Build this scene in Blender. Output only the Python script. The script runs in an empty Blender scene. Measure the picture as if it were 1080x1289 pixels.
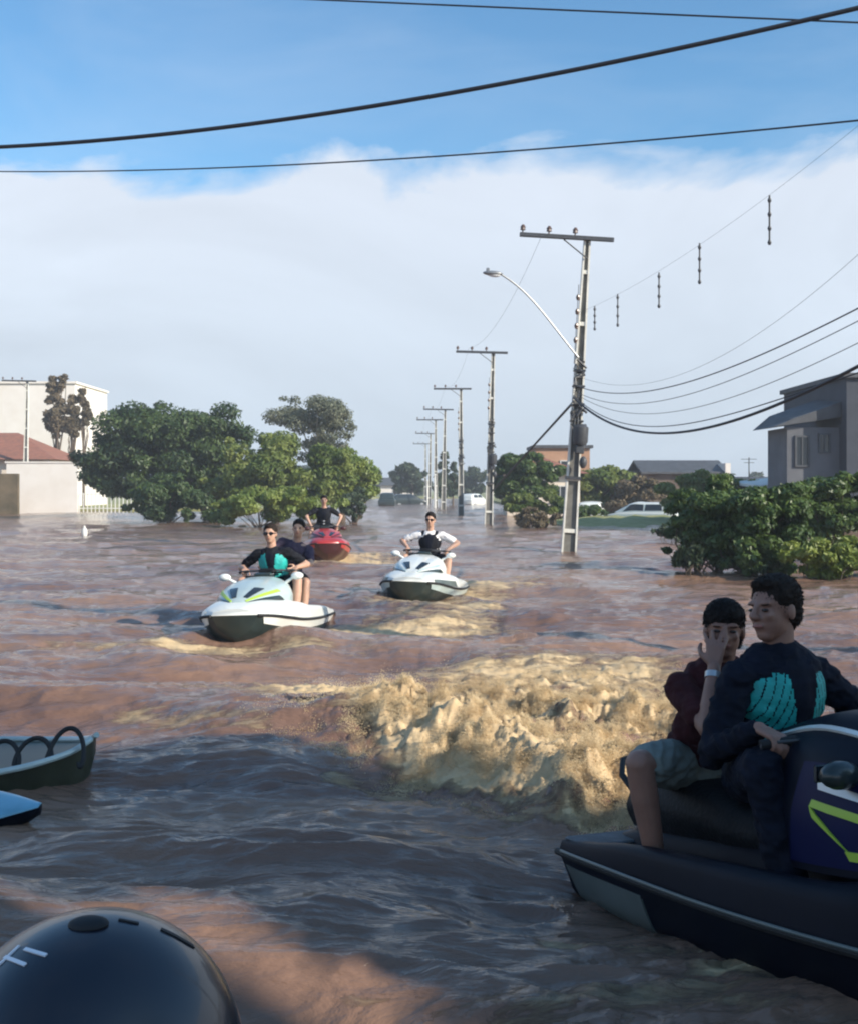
import bpy, math, random, copy
import numpy as np
from mathutils import Vector, Matrix
R = math.radians
sc = bpy.context.scene
COL = sc.collection

# ------------------------------------------------------------------ camera
F, CX, HZ, CH = 1500.0, 540.0, 615.0, 1.7      # focal (photo px), centre x, horizon y, camera height (m)
cam = bpy.data.objects.new('camera', bpy.data.cameras.new('camera'))
COL.objects.link(cam); sc.camera = cam
cam.location = (0, 0, CH); cam.rotation_euler = (R(90), 0, 0)
cam.data.sensor_fit = 'VERTICAL'; cam.data.sensor_height = 36
cam.data.lens = F/1289*36
cam.data.shift_y = -(1289/2-HZ)/1289
cam.data.clip_start = 0.05; cam.data.clip_end = 6000
sc.render.resolution_x, sc.render.resolution_y = 857, 1024
sc.cycles.filter_width = 2.1
sc.cycles.max_bounces = 6
sc.view_settings.view_transform = 'Standard'; sc.view_settings.look = 'None'
sc.view_settings.gamma = 1; sc.view_settings.exposure = 0.32

# ------------------------------------------------------------------ sky and sun
SUN_DIR = Vector((0.87, -0.50, 0)).normalized()          # horizontal direction towards the sun
SUN_EL = R(28)
sv = Vector((SUN_DIR.x*math.cos(SUN_EL), SUN_DIR.y*math.cos(SUN_EL), math.sin(SUN_EL)))
w = bpy.data.worlds.new('World'); sc.world = w; w.use_nodes = True
nt = w.node_tree; nt.nodes.clear()
def N(t, typ, **kw):
    n = t.nodes.new(typ)
    for k, v in kw.items():
        if k in ('inp',):
            for a, b in v.items(): n.inputs[a].default_value = b
        else: setattr(n, k, v)
    return n
out = N(nt, 'ShaderNodeOutputWorld'); bg = N(nt, 'ShaderNodeBackground'); bg.inputs[1].default_value = 0.11
sky = N(nt, 'ShaderNodeTexSky', sky_type='NISHITA', sun_disc=False, sun_elevation=SUN_EL,
        sun_rotation=math.atan2(SUN_DIR.x, SUN_DIR.y), altitude=0, air_density=1.0, dust_density=1.0, ozone_density=1.5)
tc = N(nt, 'ShaderNodeTexCoord'); sep = N(nt, 'ShaderNodeSeparateXYZ')
nt.links.new(tc.outputs['Generated'], sep.inputs[0])
mp = N(nt, 'ShaderNodeMapping'); mp.inputs['Scale'].default_value = (1, 1, 2.4)
nt.links.new(tc.outputs['Generated'], mp.inputs[0])
n1 = N(nt, 'ShaderNodeTexNoise', inp={'Scale': 5.0, 'Detail': 8, 'Roughness': .55, 'Distortion': .3}); nt.links.new(mp.outputs[0], n1.inputs[0])
n2 = N(nt, 'ShaderNodeTexNoise', inp={'Scale': 2.1, 'Detail': 5, 'Roughness': .6, 'Distortion': .6}); nt.links.new(mp.outputs[0], n2.inputs[0])
def M_(t, op, a, b=None, c=None, clamp=False):
    n = t.nodes.new('ShaderNodeMath'); n.operation = op; n.use_clamp = clamp
    for i, v in enumerate((a, b, c)):
        if v is None: continue
        if isinstance(v, (int, float)): n.inputs[i].default_value = v
        else: t.links.new(v, n.inputs[i])
    return n.outputs[0]
edge = M_(nt, 'MULTIPLY_ADD', n1.outputs[0], .13, .188)       # top of the cloud bank, in sin(elevation)
below = M_(nt, 'SUBTRACT', edge, sep.outputs[2])
msk = M_(nt, 'MULTIPLY_ADD', below, 52.0, 0.5, clamp=True)
wisp = M_(nt, 'MULTIPLY', M_(nt, 'SUBTRACT', n2.outputs[0], .50), 2.4, clamp=True)
msk = M_(nt, 'MAXIMUM', msk, M_(nt, 'MULTIPLY', wisp, .32))
body = M_(nt, 'MULTIPLY_ADD', n2.outputs[0], .50, .72)
cl = N(nt, 'ShaderNodeMix', data_type='RGBA'); cl.inputs[0].default_value = 1
mxc = N(nt, 'ShaderNodeMix', data_type='RGBA')
low = N(nt, 'ShaderNodeMapRange', inp={'From Min': 0.0, 'From Max': .24}); nt.links.new(sep.outputs[2], low.inputs[0])
nt.links.new(low.outputs[0], mxc.inputs[0])
mxc.inputs[6].default_value = (4.9, 5.75, 6.6, 1); mxc.inputs[7].default_value = (5.6, 6.2, 7.1, 1)
vm = N(nt, 'ShaderNodeVectorMath', operation='SCALE'); nt.links.new(mxc.outputs[2], vm.inputs[0]); nt.links.new(body, vm.inputs['Scale'])
fm = N(nt, 'ShaderNodeMix', data_type='RGBA')
nt.links.new(msk, fm.inputs[0]); nt.links.new(vm.outputs[0], fm.inputs[7])
tint = N(nt, 'ShaderNodeVectorMath', operation='MULTIPLY'); tint.inputs[1].default_value = (.84, 1.26, 1.45)
nt.links.new(sky.outputs[0], tint.inputs[0]); nt.links.new(tint.outputs[0], fm.inputs[6])
nt.links.new(fm.outputs[2], bg.inputs[0]); nt.links.new(bg.outputs[0], out.inputs[0])

sl = bpy.data.lights.new('sun', 'SUN'); sl.energy = 5.0; sl.angle = R(.5); sl.color = (1, .90, .76)
so = bpy.data.objects.new('sun', sl); COL.objects.link(so); so.location = (30, -20, 40)
so.rotation_euler = (-sv).to_track_quat('-Z', 'Y').to_euler()

# ------------------------------------------------------------------ helpers
def at(px, d, py=None, z=None):
    """world point seen d metres ahead, px photo pixels across (py: photo row)"""
    x = (px-CX)/F*d
    if py is not None: z = CH+(HZ-py)/F*d
    return Vector((x, d, 0 if z is None else z))

def material(name, col, rough=.6, var=0.0, scale=6, metal=0, bump=0, bscale=30, coat=0, spec=.5, col2=None, trans=0, stretch=(1, 1, 1), detail=4):
    m = bpy.data.materials.new(name); m.use_nodes = True; t = m.node_tree
    b = t.nodes['Principled BSDF']
    b.inputs['Roughness'].default_value = rough; b.inputs['Metallic'].default_value = metal
    b.inputs['Coat Weight'].default_value = coat; b.inputs['Specular IOR Level'].default_value = spec
    tcx = N(t, 'ShaderNodeTexCoord'); mpx = N(t, 'ShaderNodeMapping'); mpx.inputs['Scale'].default_value = stretch
    t.links.new(tcx.outputs['Object'], mpx.inputs[0])
    c = (*col, 1)
    nz = N(t, 'ShaderNodeTexNoise', inp={'Scale': scale, 'Detail': detail, 'Roughness': .6}); t.links.new(mpx.outputs[0], nz.inputs[0])
    mx = N(t, 'ShaderNodeMix', data_type='RGBA')
    rr = N(t, 'ShaderNodeMapRange', inp={'From Min': .35, 'From Max': .65}); t.links.new(nz.outputs[0], rr.inputs[0])
    t.links.new(rr.outputs[0], mx.inputs[0])
    c2 = (*col2, 1) if col2 else tuple(v*(1-var) for v in col)+(1,)
    mx.inputs[6].default_value = c if col2 else tuple(min(1, v*(1+var)) for v in col)+(1,); mx.inputs[7].default_value = c2
    t.links.new(mx.outputs[2], b.inputs['Base Color'])
    if bump:
        bn = N(t, 'ShaderNodeTexNoise', inp={'Scale': bscale, 'Detail': 5}); t.links.new(mpx.outputs[0], bn.inputs[0])
        bp = N(t, 'ShaderNodeBump', inp={'Strength': bump, 'Distance': .02}); t.links.new(bn.outputs[0], bp.inputs['Height'])
        t.links.new(bp.outputs[0], b.inputs['Normal'])
    if trans:
        tr = N(t, 'ShaderNodeBsdfTranslucent'); t.links.new(mx.outputs[2], tr.inputs[0])
        ms = N(t, 'ShaderNodeMixShader'); ms.inputs[0].default_value = trans
        t.links.new(b.outputs[0], ms.inputs[1]); t.links.new(tr.outputs[0], ms.inputs[2])
        t.links.new(ms.outputs[0], t.nodes['Material Output'].inputs[0])
    return m

def tag(o, label=None, cat=None, group=None, kind=None):
    if label: o['label'] = label
    if cat: o['category'] = cat
    if group: o['group'] = group
    if kind: o['kind'] = kind
    return o

def empty(name, loc=(0, 0, 0), rz=0, mat=None):
    o = bpy.data.objects.new(name, None); COL.objects.link(o); o.empty_display_size = .2
    if mat is not None: o.matrix_world = mat
    else: o.location = loc; o.rotation_euler = (0, 0, rz)
    return o

def link(name, me, mats, parent=None, loc=None, rz=0):
    o = bpy.data.objects.new(name, me); COL.objects.link(o)
    for m in (mats if isinstance(mats, (list, tuple)) else [mats]): me.materials.append(m)
    if parent is not None: o.parent = parent
    if loc is not None: o.location = loc; o.rotation_euler = (0, 0, rz)
    return o

class MB:
    def __init__(s): s.v = []; s.f = []; s.m = []
    def add(s, vs, fs, mi=0):
        n = len(s.v); s.v += [tuple(v) for v in vs]; s.f += [tuple(i+n for i in f) for f in fs]; s.m += [mi]*len(fs); return s
    def box(s, c, size, rz=0, mi=0, bev=0, rot=None):
        hx, hy, hz = (k/2 for k in size)
        b = min(bev, hx*.9, hy*.9, hz*.9)
        Rm = rot if rot is not None else Matrix.Rotation(rz, 3, 'Z')
        c = Vector(c)
        if b <= 0:
            vs = [c+Rm@Vector((x*hx, y*hy, z*hz)) for z in (-1, 1) for y in (-1, 1) for x in (-1, 1)]
            return s.add(vs, [(0, 2, 3, 1), (4, 5, 7, 6), (0, 1, 5, 4), (1, 3, 7, 5), (3, 2, 6, 7), (2, 0, 4, 6)], mi)
        rings = []
        for z, ins in ((-hz, b), (-hz+b, 0), (hz-b, 0), (hz, b)):
            X, Y = hx-ins, hy-ins
            rings.append([(-X+b, -Y), (X-b, -Y), (X, -Y+b), (X, Y-b), (X-b, Y), (-X+b, Y), (-X, Y-b), (-X, -Y+b)])
            rings[-1] = [c+Rm@Vector((p[0], p[1], z)) for p in rings[-1]]
        vs = [p for r in rings for p in r]; fs = []
        for k in range(3):
            for i in range(8):
                j = (i+1) % 8; fs.append((k*8+i, k*8+j, k*8+8+j, k*8+8+i))
        fs.append(tuple(range(7, -1, -1))); fs.append(tuple(range(24, 32)))
        return s.add(vs, fs, mi)
    def tube(s, pts, rad, seg=10, mi=0, cap=True):
        pts = [Vector(p) for p in pts]; n = len(pts)
        rad = rad if isinstance(rad, (list, tuple)) else [rad]*n
        vs = []; up = None
        for i, p in enumerate(pts):
            d = (pts[min(i+1, n-1)]-pts[max(i-1, 0)])
            d = d.normalized() if d.length > 1e-9 else Vector((0, 0, 1))
            if up is None: up = Vector((0, 0, 1)) if abs(d.z) < .9 else Vector((1, 0, 0))
            a = d.cross(up).normalized(); bb = a.cross(d).normalized(); up = bb
            for k in range(seg):
                t = 2*math.pi*k/seg; vs.append(p+(a*math.cos(t)+bb*math.sin(t))*rad[i])
        fs = [(i*seg+k, i*seg+(k+1) % seg, (i+1)*seg+(k+1) % seg, (i+1)*seg+k) for i in range(n-1) for k in range(seg)]
        if cap: fs.append(tuple(range(seg-1, -1, -1))); fs.append(tuple(range((n-1)*seg, n*seg)))
        return s.add(vs, fs, mi)
    def ell(s, c, r, M=None, seg=16, rings=10, mi=0):
        c = Vector(c); M = M or Matrix.Identity(3); vs = []
        for i in range(1, rings):
            ph = math.pi*i/rings
            for k in range(seg):
                t = 2*math.pi*k/seg
                vs.append(c+M@Vector((r[0]*math.sin(ph)*math.cos(t), r[1]*math.sin(ph)*math.sin(t), r[2]*math.cos(ph))))
        a = len(vs); vs.append(c+M@Vector((0, 0, r[2]))); vs.append(c-M@Vector((0, 0, r[2])))
        fs = [(i*seg+k, (i+1)*seg+k, (i+1)*seg+(k+1) % seg, i*seg+(k+1) % seg) for i in range(rings-2) for k in range(seg)]
        fs += [(a, k, (k+1) % seg) for k in range(seg)]
        fs += [(a+1, (rings-2)*seg+(k+1) % seg, (rings-2)*seg+k) for k in range(seg)]
        return s.add(vs, fs, mi)
    def cap(s, p0, r0, p1, r1, seg=14, mi=0):
        p0 = Vector(p0); p1 = Vector(p1); d = p1-p0; L = d.length; d = d.normalized() if L > 1e-6 else Vector((0, 0, 1))
        pts = []; rad = []
        for k in range(5):
            t = math.pi/2*(1-k/4.0); pts.append(p0-d*r0*math.sin(t)); rad.append(max(r0*math.cos(t), 1e-4))
        for k in range(5):
            t = math.pi/2*(k/4.0); pts.append(p1+d*r1*math.sin(t)); rad.append(max(r1*math.cos(t), 1e-4))
        return s.tube(pts, rad, seg, mi)
    def mesh(s, name, smooth=True, ang=35):
        me = bpy.data.meshes.new(name); me.from_pydata(s.v, [], s.f); me.update()
        if len(set(s.m)) > 1: me.polygons.foreach_set('material_index', s.m)
        if smooth:
            me.polygons.foreach_set('use_smooth', [True]*len(me.polygons))
            if ang is not None: me.set_sharp_from_angle(angle=R(ang))
        return me
    def build(s, name, mats, parent=None, smooth=True, ang=35, loc=None, rz=0):
        return link(name, s.mesh(name, smooth, ang), mats, parent, loc, rz)

def remeshed(mb, name, mats, parent=None, voxel=.01, it=6, fac=.5, noise=0, folds=0):
    """one continuous skin round overlapping closed shapes"""
    me = mb.mesh(name+'_raw', False); tmp = bpy.data.objects.new('tmp', me); COL.objects.link(tmp)
    r = tmp.modifiers.new('r', 'REMESH'); r.mode = 'VOXEL'; r.voxel_size = voxel; r.use_smooth_shade = True
    if it:
        s = tmp.modifiers.new('s', 'SMOOTH'); s.factor = fac; s.iterations = it
    dg = bpy.context.evaluated_depsgraph_get(); dg.update()
    m2 = bpy.data.meshes.new_from_object(tmp.evaluated_get(dg)); m2.name = name
    bpy.data.objects.remove(tmp); bpy.data.meshes.remove(me); m2.materials.clear()
    m2.polygons.foreach_set('use_smooth', [True]*len(m2.polygons))
    if folds:
        co = np.empty(len(m2.vertices)*3); m2.vertices.foreach_get('co', co); co = co.reshape(-1, 3)
        nr = np.empty(len(m2.vertices)*3); m2.vertex_normals.foreach_get('vector', nr); nr = nr.reshape(-1, 3)
        q = 1-2*np.abs(fbm(co[:, 0]*7+co[:, 1]*9, co[:, 2]*15+co[:, 0]*6, 2, 300)); q2 = fbm(co[:, 0]*22-co[:, 1]*14, co[:, 2]*30, 2, 310)
        co += nr*((q-.5)*folds+q2*folds*.35)[:, None]; m2.vertices.foreach_set('co', co.ravel()); m2.update()
    if noise:
        co = np.empty(len(m2.vertices)*3); m2.vertices.foreach_get('co', co); co = co.reshape(-1, 3)
        nr = np.empty(len(m2.vertices)*3); m2.vertex_normals.foreach_get('vector', nr); nr = nr.reshape(-1, 3)
        k = np.sin(co[:, 0]*260+co[:, 1]*90)*np.sin(co[:, 2]*190+co[:, 0]*130)
        co += nr*(k*noise)[:, None]; m2.vertices.foreach_set('co', co.ravel()); m2.update()
    return link(name, m2, mats, parent)

# value noise -> gradient noise in numpy
def perlin(x, y, seed=0):
    rs = np.random.RandomState(seed); P = rs.permutation(256); P = np.concatenate([P, P])
    ang = rs.rand(256)*2*np.pi; gx, gy = np.cos(ang), np.sin(ang)
    xi = np.floor(x).astype(np.int64); yi = np.floor(y).astype(np.int64); xf = x-xi; yf = y-yi
    u = xf**3*(xf*(xf*6-15)+10); v = yf**3*(yf*(yf*6-15)+10)
    def g(i, j, dx, dy):
        h = P[(P[i & 255]+j) & 255]; return gx[h]*dx+gy[h]*dy
    a = g(xi, yi, xf, yf); b = g(xi+1, yi, xf-1, yf); c = g(xi, yi+1, xf, yf-1); d = g(xi+1, yi+1, xf-1, yf-1)
    return (a+(b-a)*u)+((c+(d-c)*u)-(a+(b-a)*u))*v
def fbm(x, y, o=4, seed=0, lac=2.03, gain=.5):
    s = 0; a = 1
    for k in range(o): s = s+a*perlin(x, y, seed+k); x = x*lac; y = y*lac; a *= gain
    return s
def billow(x, y, o=4, seed=0):
    s = 0; a = 1
    for k in range(o): s = s+a*(np.abs(perlin(x, y, seed+k))*2-.5); x = x*2.1; y = y*2.1; a *= .52
    return s

# ------------------------------------------------------------------ materials
mt = {}
mt['leaf_dark'] = material('leaf_dark', (.028, .058, .02), .55, scale=.55, col2=(.09, .14, .035), trans=.3, detail=3)
mt['leaf_mid'] = material('leaf_mid', (.09, .145, .03), .55, scale=.6, col2=(.25, .29, .07), trans=.4, detail=3)
mt['leaf_lime'] = material('leaf_lime', (.12, .18, .03), .5, scale=.9, col2=(.29, .34, .08), trans=.35, detail=3)
mt['leaf_grey'] = material('leaf_grey', (.10, .12, .07), .6, scale=.7, col2=(.19, .20, .13), trans=.25, detail=3)
mt['leaf_far'] = material('leaf_far', (.03, .055, .03), .6, scale=.3, col2=(.07, .1, .045), trans=.2, detail=3)
mt['leaf_dry'] = material('leaf_dry', (.10, .08, .045), .8, scale=.8, col2=(.2, .15, .09), trans=.1)
mt['leaf_bush'] = material('leaf_bush', (.035, .075, .02), .45, scale=1.6, col2=(.12, .18, .045), trans=.3, detail=3)
mt['bark'] = material('bark', (.12, .09, .065), .9, .3, 8, bump=.5, bscale=20, stretch=(1, 1, .2))
mt['bark_pale'] = material('bark_pale', (.32, .29, .22), .85, .25, 8, stretch=(1, 1, .2))
mt['concrete'] = material('concrete', (.72, .70, .63), .85, .12, 5, bump=.3, bscale=40)
mt['concrete_dark'] = material('concrete_dark', (.16, .155, .14), .9, .2, 5)
mt['white_paint'] = material('white_paint', (.78, .77, .72), .7)
mt['steel'] = material('steel', (.30, .31, .32), .45, .1, 10, metal=.6)
mt['dark_metal'] = material('dark_metal', (.055, .058, .065), .5, .2, 12)
mt['wire'] = material('wire', (.02, .022, .03), .6)
mt['porcelain'] = material('porcelain', (.12, .075, .06), .3)
mt['lamp_glass'] = material('lamp_glass', (.75, .77, .78), .2)
mt['wall_white'] = material('wall_white', (.85, .80, .74), .85, scale=.7, col2=(.78, .72, .65), bump=.1)
mt['wall_cream'] = material('wall_cream', (.78, .68, .56), .85, scale=1, col2=(.66, .56, .45))
mt['wall_grey'] = material('wall_grey', (.15, .155, .17), .85, scale=.8, col2=(.11, .115, .13), bump=.2)
mt['wall_slate'] = material('wall_slate', (.045, .052, .07), .8, .15, 1)
mt['wall_orange'] = material('wall_orange', (.42, .24, .15), .85, .15, 1)
mt['wall_brown'] = material('wall_brown', (.13, .095, .075), .9, .25, 1)
mt['tile_red'] = material('tile_red', (.32, .13, .085), .8, scale=3, col2=(.22, .10, .07), bump=.6, bscale=8)
mt['roof_dark'] = material('roof_dark', (.07, .075, .085), .7, .2, 2)
mt['glass_dark'] = material('glass_dark', (.02, .025, .03), .08, spec=.7)
mt['frame'] = material('frame', (.6, .6, .57), .6)
mt['grass'] = material('grass', (.22, .24, .08), .9, scale=1.5, col2=(.32, .31, .14), bump=.6, bscale=12)
mt['mud'] = material('mud', (.14, .09, .06), .9, .2, .5)

def skin_material(name, col):
    m = material(name, col, .5, .07, 14, bump=.08, bscale=90)
    b = m.node_tree.nodes['Principled BSDF']; b.inputs['Subsurface Weight'].default_value = .12
    b.inputs['Subsurface Radius'].default_value = (.02, .008, .004); b.inputs['Subsurface Scale'].default_value = .4
    return m
mt['skin'] = skin_material('skin', (.52, .31, .22)); mt['skin_tan'] = skin_material('skin_tan', (.30, .16, .115))
mt['hair'] = material('hair', (.012, .008, .007), .7, .4, 60, stretch=(1, 1, .25), spec=.2)
mt['hair_brown'] = material('hair_brown', (.022, .014, .010), .7, .4, 60, stretch=(1, 1, .25), spec=.2)
mt['lens'] = material('lens', (.008, .008, .01), .08)
mt['cloth_sand'] = material('cloth_sand', (.62, .50, .36), .85, .1, 10)
mt['hair_fair'] = material('hair_fair', (.2, .13, .07), .6, .3, 60)
mt['eye'] = material('eye', (.03, .02, .015), .15)
mt['lips'] = material('lips', (.36, .15, .12), .5)
mt['cloth_black'] = material('cloth_black', (.014, .015, .02), .85, .3, 10, bump=.5, bscale=14, spec=.15)
mt['cloth_navy'] = material('cloth_navy', (.007, .009, .018), .8, .3, 10, bump=.5, bscale=14, spec=.15)
mt['cloth_maroon'] = material('cloth_maroon', (.05, .014, .016), .85, .2, 10, bump=.5, bscale=14, spec=.15)
mt['cloth_white'] = material('cloth_white', (.78, .76, .76), .85, .05, 10, bump=.5, bscale=14)
mt['cloth_plum'] = material('cloth_plum', (.075, .055, .085), .85, .2, 10, bump=.5, bscale=14, spec=.15)
mt['cloth_sage'] = material('cloth_sage', (.2, .23, .21), .85, .1, 10, bump=.5, bscale=14)
mt['teal'] = material('teal', (.015, .40, .37), .6, .15, 20, bump=.4, bscale=30)
mt['red_cloth'] = material('red_cloth', (.35, .03, .035), .7, .15, 10)
mt['gel_white'] = material('gel_white', (.78, .80, .76), .25, .03, 3, coat=.4)
mt['gel_mist'] = material('gel_mist', (.46, .56, .56), .3, .06, 3, coat=.3)
mt['gel_dark'] = material('gel_dark', (.022, .035, .035), .3, .15, 4, coat=.2)
mt['gel_navy'] = material('gel_navy', (.004, .006, .014), .5, .15, 3, spec=.14)
mt['gel_blue'] = material('gel_blue', (.004, .007, .05), .45, .1, 3, spec=.15)
mt['gel_red'] = material('gel_red', (.42, .035, .035), .3, .1, 3, coat=.3)
mt['gel_maroon'] = material('gel_maroon', (.05, .012, .014), .35, .1, 3)
mt['gel_sky'] = material('gel_sky', (.16, .40, .54), .3, .15, 3, coat=.4)
mt['gel_olive'] = material('gel_olive', (.04, .045, .028), .45, .25, 5)
mt['gel_grey'] = material('gel_grey', (.11, .135, .13), .35, .15, 4)
mt['lime'] = material('lime', (.42, .60, .06), .4)
mt['seat_black'] = material('seat_black', (.01, .011, .013), .6, .2, 20, bump=.3, bscale=60, spec=.25)
mt['rubber'] = material('rubber', (.015, .015, .016), .7, .2, 20)
mt['mat_grey'] = material('mat_grey', (.13, .14, .15), .8, .2, 15, bump=.3, bscale=60)
mt['helmet'] = material('helmet', (.014, .016, .026), .33, .1, 3, coat=.35)
mt['white_mark'] = material('white_mark', (.85, .86, .9), .5)
mt['silver'] = material('silver', (.5, .52, .53), .3, metal=.5)
mt['straps'] = material('straps', (.35, .37, .4), .6)

# ------------------------------------------------------------------ flood water
def ell_mask(x, y, cx, cy, rx, ry, ang=0, p=2.0):
    c, s = math.cos(ang), math.sin(ang); dx, dy = x-cx, y-cy
    u = (dx*c+dy*s)/rx; v = (-dx*s+dy*c)/ry
    return np.exp(-(u*u+v*v)**(p/2))
def seg_dist(x, y, a, b):
    dx, dy = b[0]-a[0], b[1]-a[1]; L2 = dx*dx+dy*dy
    t = np.clip(((x-a[0])*dx+(y-a[1])*dy)/L2, 0, 1)
    d = np.hypot(x-a[0]-t*dx, y-a[1]-t*dy); side = ((x-a[0])*dy-(y-a[1])*dx)/math.sqrt(L2)
    return d, t, side
def water_height(x, y, detail=True):
    near = 1/(1+(y/26.0)**2)
    wx = x+.6*fbm(x*.25, y*.25, 2, 50); wy = y+.6*fbm(x*.25+9, y*.25, 2, 52)
    h = .055*np.sin(wy*1.55+wx*.42+1.2)*(.5+perlin(x*.12, y*.12, 3)+.3)
    h += .04*np.sin(wy*2.6-wx*.9+.4)*(.6+perlin(x*.2+4, y*.2, 5))
    h += .14*fbm(x*.32, y*.62, 3, 10)
    h += .068*fbm(x*.8, y*1.9, 3, 20)*(.5+.5*near)
    h += .026*(1-2*np.abs(fbm(x*1.9, y*4.4, 2, 30)))*near**.5
    h += .010*fbm(x*5.5, y*10, 2, 34)*near
    # swell with the brown face in front of the left craft, breaking at its lower end
    for a, b, amp, wd in (((-6.5, 10.6), (-.5, 8.3), .17, .75), ((-.5, 8.3), (.7, 6.7), .10, .5), ((-5, 13.0), (3, 12.4), .07, .6), ((-9, 17), (5, 15.0), .07, .8),
                          ((-4, 5.6), (1.0, 5.2), .06, .5), ((1.5, 13), (8, 15.5), .09, .6), ((-2, 4.2), (2, 3.7), .05, .35)):
        d, t, sd = seg_dist(x+.35*perlin(x*.5, y*.5, 71), y+.3*perlin(x*.5+5, y*.5, 72), a, b)
        prof = np.where(sd > 0, np.exp(-(d/(wd*.45))**2), np.exp(-(d/wd)**2))
        h += amp*prof*(.75+.7*perlin(x*.6, y*.6, 73))
    ch = churn(x, y)
    b = billow(x*1.15, y*1.15, 2, 80); rg = ridge(x, y)
    h += ch*(.02+.09*b)+rg*(.58+.35*fbm(x*4, y*3, 3, 180))*np.clip(ch*2, .3, 1)
    if detail:
        ux = x+.16*fbm(x*2.2, y*2.2, 3, 140); uy = y+.16*fbm(x*2.2+7, y*2.2, 3, 143)
        h += ch*(.075*billow(ux*2.4, uy*2.1, 2, 84)+.05*billow(ux*6.0, uy*4.6, 3, 88)+.022*fbm(ux*17, uy*13, 3, 90)+.016*(1-2*np.abs(fbm(ux*9, uy*8, 3, 97))))
        pass
    fo = foam_amt(x, y)
    h += .035*fo*billow(x*4.5, y*5, 3, 95)
    # bow waves
    for cx, cy, rr in ((-2.05, 12.2, 1.1), (-.1, 17.1, 1.1), (-2.5, 27.3, 1.3)):
        d = np.hypot(x-cx, (y-cy)); h += .10*np.exp(-((d-rr*.8)/.3)**2)*(y < cy+1.2)
    return h
RIDGES = [((-.95, 10.1), (-.30, 8.7), .20, .40), ((-.30, 8.7), (.25, 7.45), .26, .42), ((.25, 7.45), (.85, 6.85), .27, .45), ((.85, 6.85), (1.75, 6.75), .24, .45),
          ((.35, 9.2), (1.0, 8.75), .14, .35), ((1.0, 8.75), (2.1, 8.5), .20, .42), ((.2, 8.1), (.9, 7.9), .10, .3)]
def ridge(x, y):
    wx_ = x+.22*fbm(x*1.6, y*1.6, 3, 171); wy_ = y+.22*fbm(x*1.6+5, y*1.6, 3, 175); m_ = 0
    for a, b, amp, wd in RIDGES:
        d, t, sd = seg_dist(wx_, wy_, a, b); m_ = np.maximum(m_, amp*np.where(sd > 0, np.exp(-(d/(wd*.8))**2), np.exp(-(d/wd)**2)))
    return m_
def churn(x, y):
    c = ell_mask(x, y, .75, 8.0, 1.25, 1.5, -.55, 2.6)+.8*ell_mask(x, y, 1.0, 6.6, .55, .55, 0, 3)+.45*ell_mask(x, y, 1.3, 10.0, 1.4, 1.3, 0, 2)
    c += .45*ell_mask(x, y, 1.55, 4.15, .35, .45, 0, 3)+.55*ell_mask(x, y, 2.0, 6.7, .8, 1.6, .3, 2)
    # sharp front edge towards the camera
    front = 6.15+np.clip(.65-x, 0, 9)*1.0+.28*perlin(x*1.4, y*.9, 61)
    c *= 1/(1+np.exp(-(y-front)*9))*(y > 4.7)+(y <= 4.7)
    return np.clip(c, 0, 1.15)
def foam_amt(x, y):
    f = 1.0*churn(x, y)
    f = f+.6*ell_mask(x, y, 1.2, 11.0, 1.6, 1.2, 0, 2)
    f += .7*ell_mask(x, y, -1.9, 12.3, 1.3, .4, 0)+.65*ell_mask(x, y, -.6, 14.2, 1.3, .8, .3)+.5*ell_mask(x, y, .3, 15.6, .9, 1.6, .3)
    f += .75*ell_mask(x, y, .05, 16.7, 1.1, .5, 0)+.7*ell_mask(x, y, 1.15, 20.5, .9, 3.0, -.25)
    f += .9*ell_mask(x, y, -2.4, 27.2, 1.5, 1.3, 0)+.6*ell_mask(x, y, -1.2, 30, 1.6, 2.6, 0)
    for a, b, s, wd in (((-6, 11.2), (-1.0, 9.3), .35, .35), ((-.9, 9.6), (.5, 7.1), .8, .34), ((-1.4, 10.3), (-.6, 9.4), .6, .35), ((-2.2, 8.7), (-1.2, 8.1), .45, .25), ((-.6, 7.0), (.4, 6.3), .45, .12),
                        ((.45, 4.35), (1.0, 4.3), .5, .06), ((1.0, 4.05), (1.5, 4.0), .6, .12), ((-4, 12.5), (-2.8, 12.5), .4, .3), ((-1.1, 5.9), (-.6, 5.9), .3, .05)):
        d, t, sd = seg_dist(x, y, a, b); f += s*np.exp(-(d/wd)**2)
    f += .40*ell_mask(x, y, .2, 3.8, 2.4, .55, -.05)*np.clip(.6+1.1*fbm(x*.9, y*1.5, 3, 160), 0, 1)  # own wake froth, also added to brighten the nearest water like sunlight
    return np.clip(f, 0, 1.2)

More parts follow.
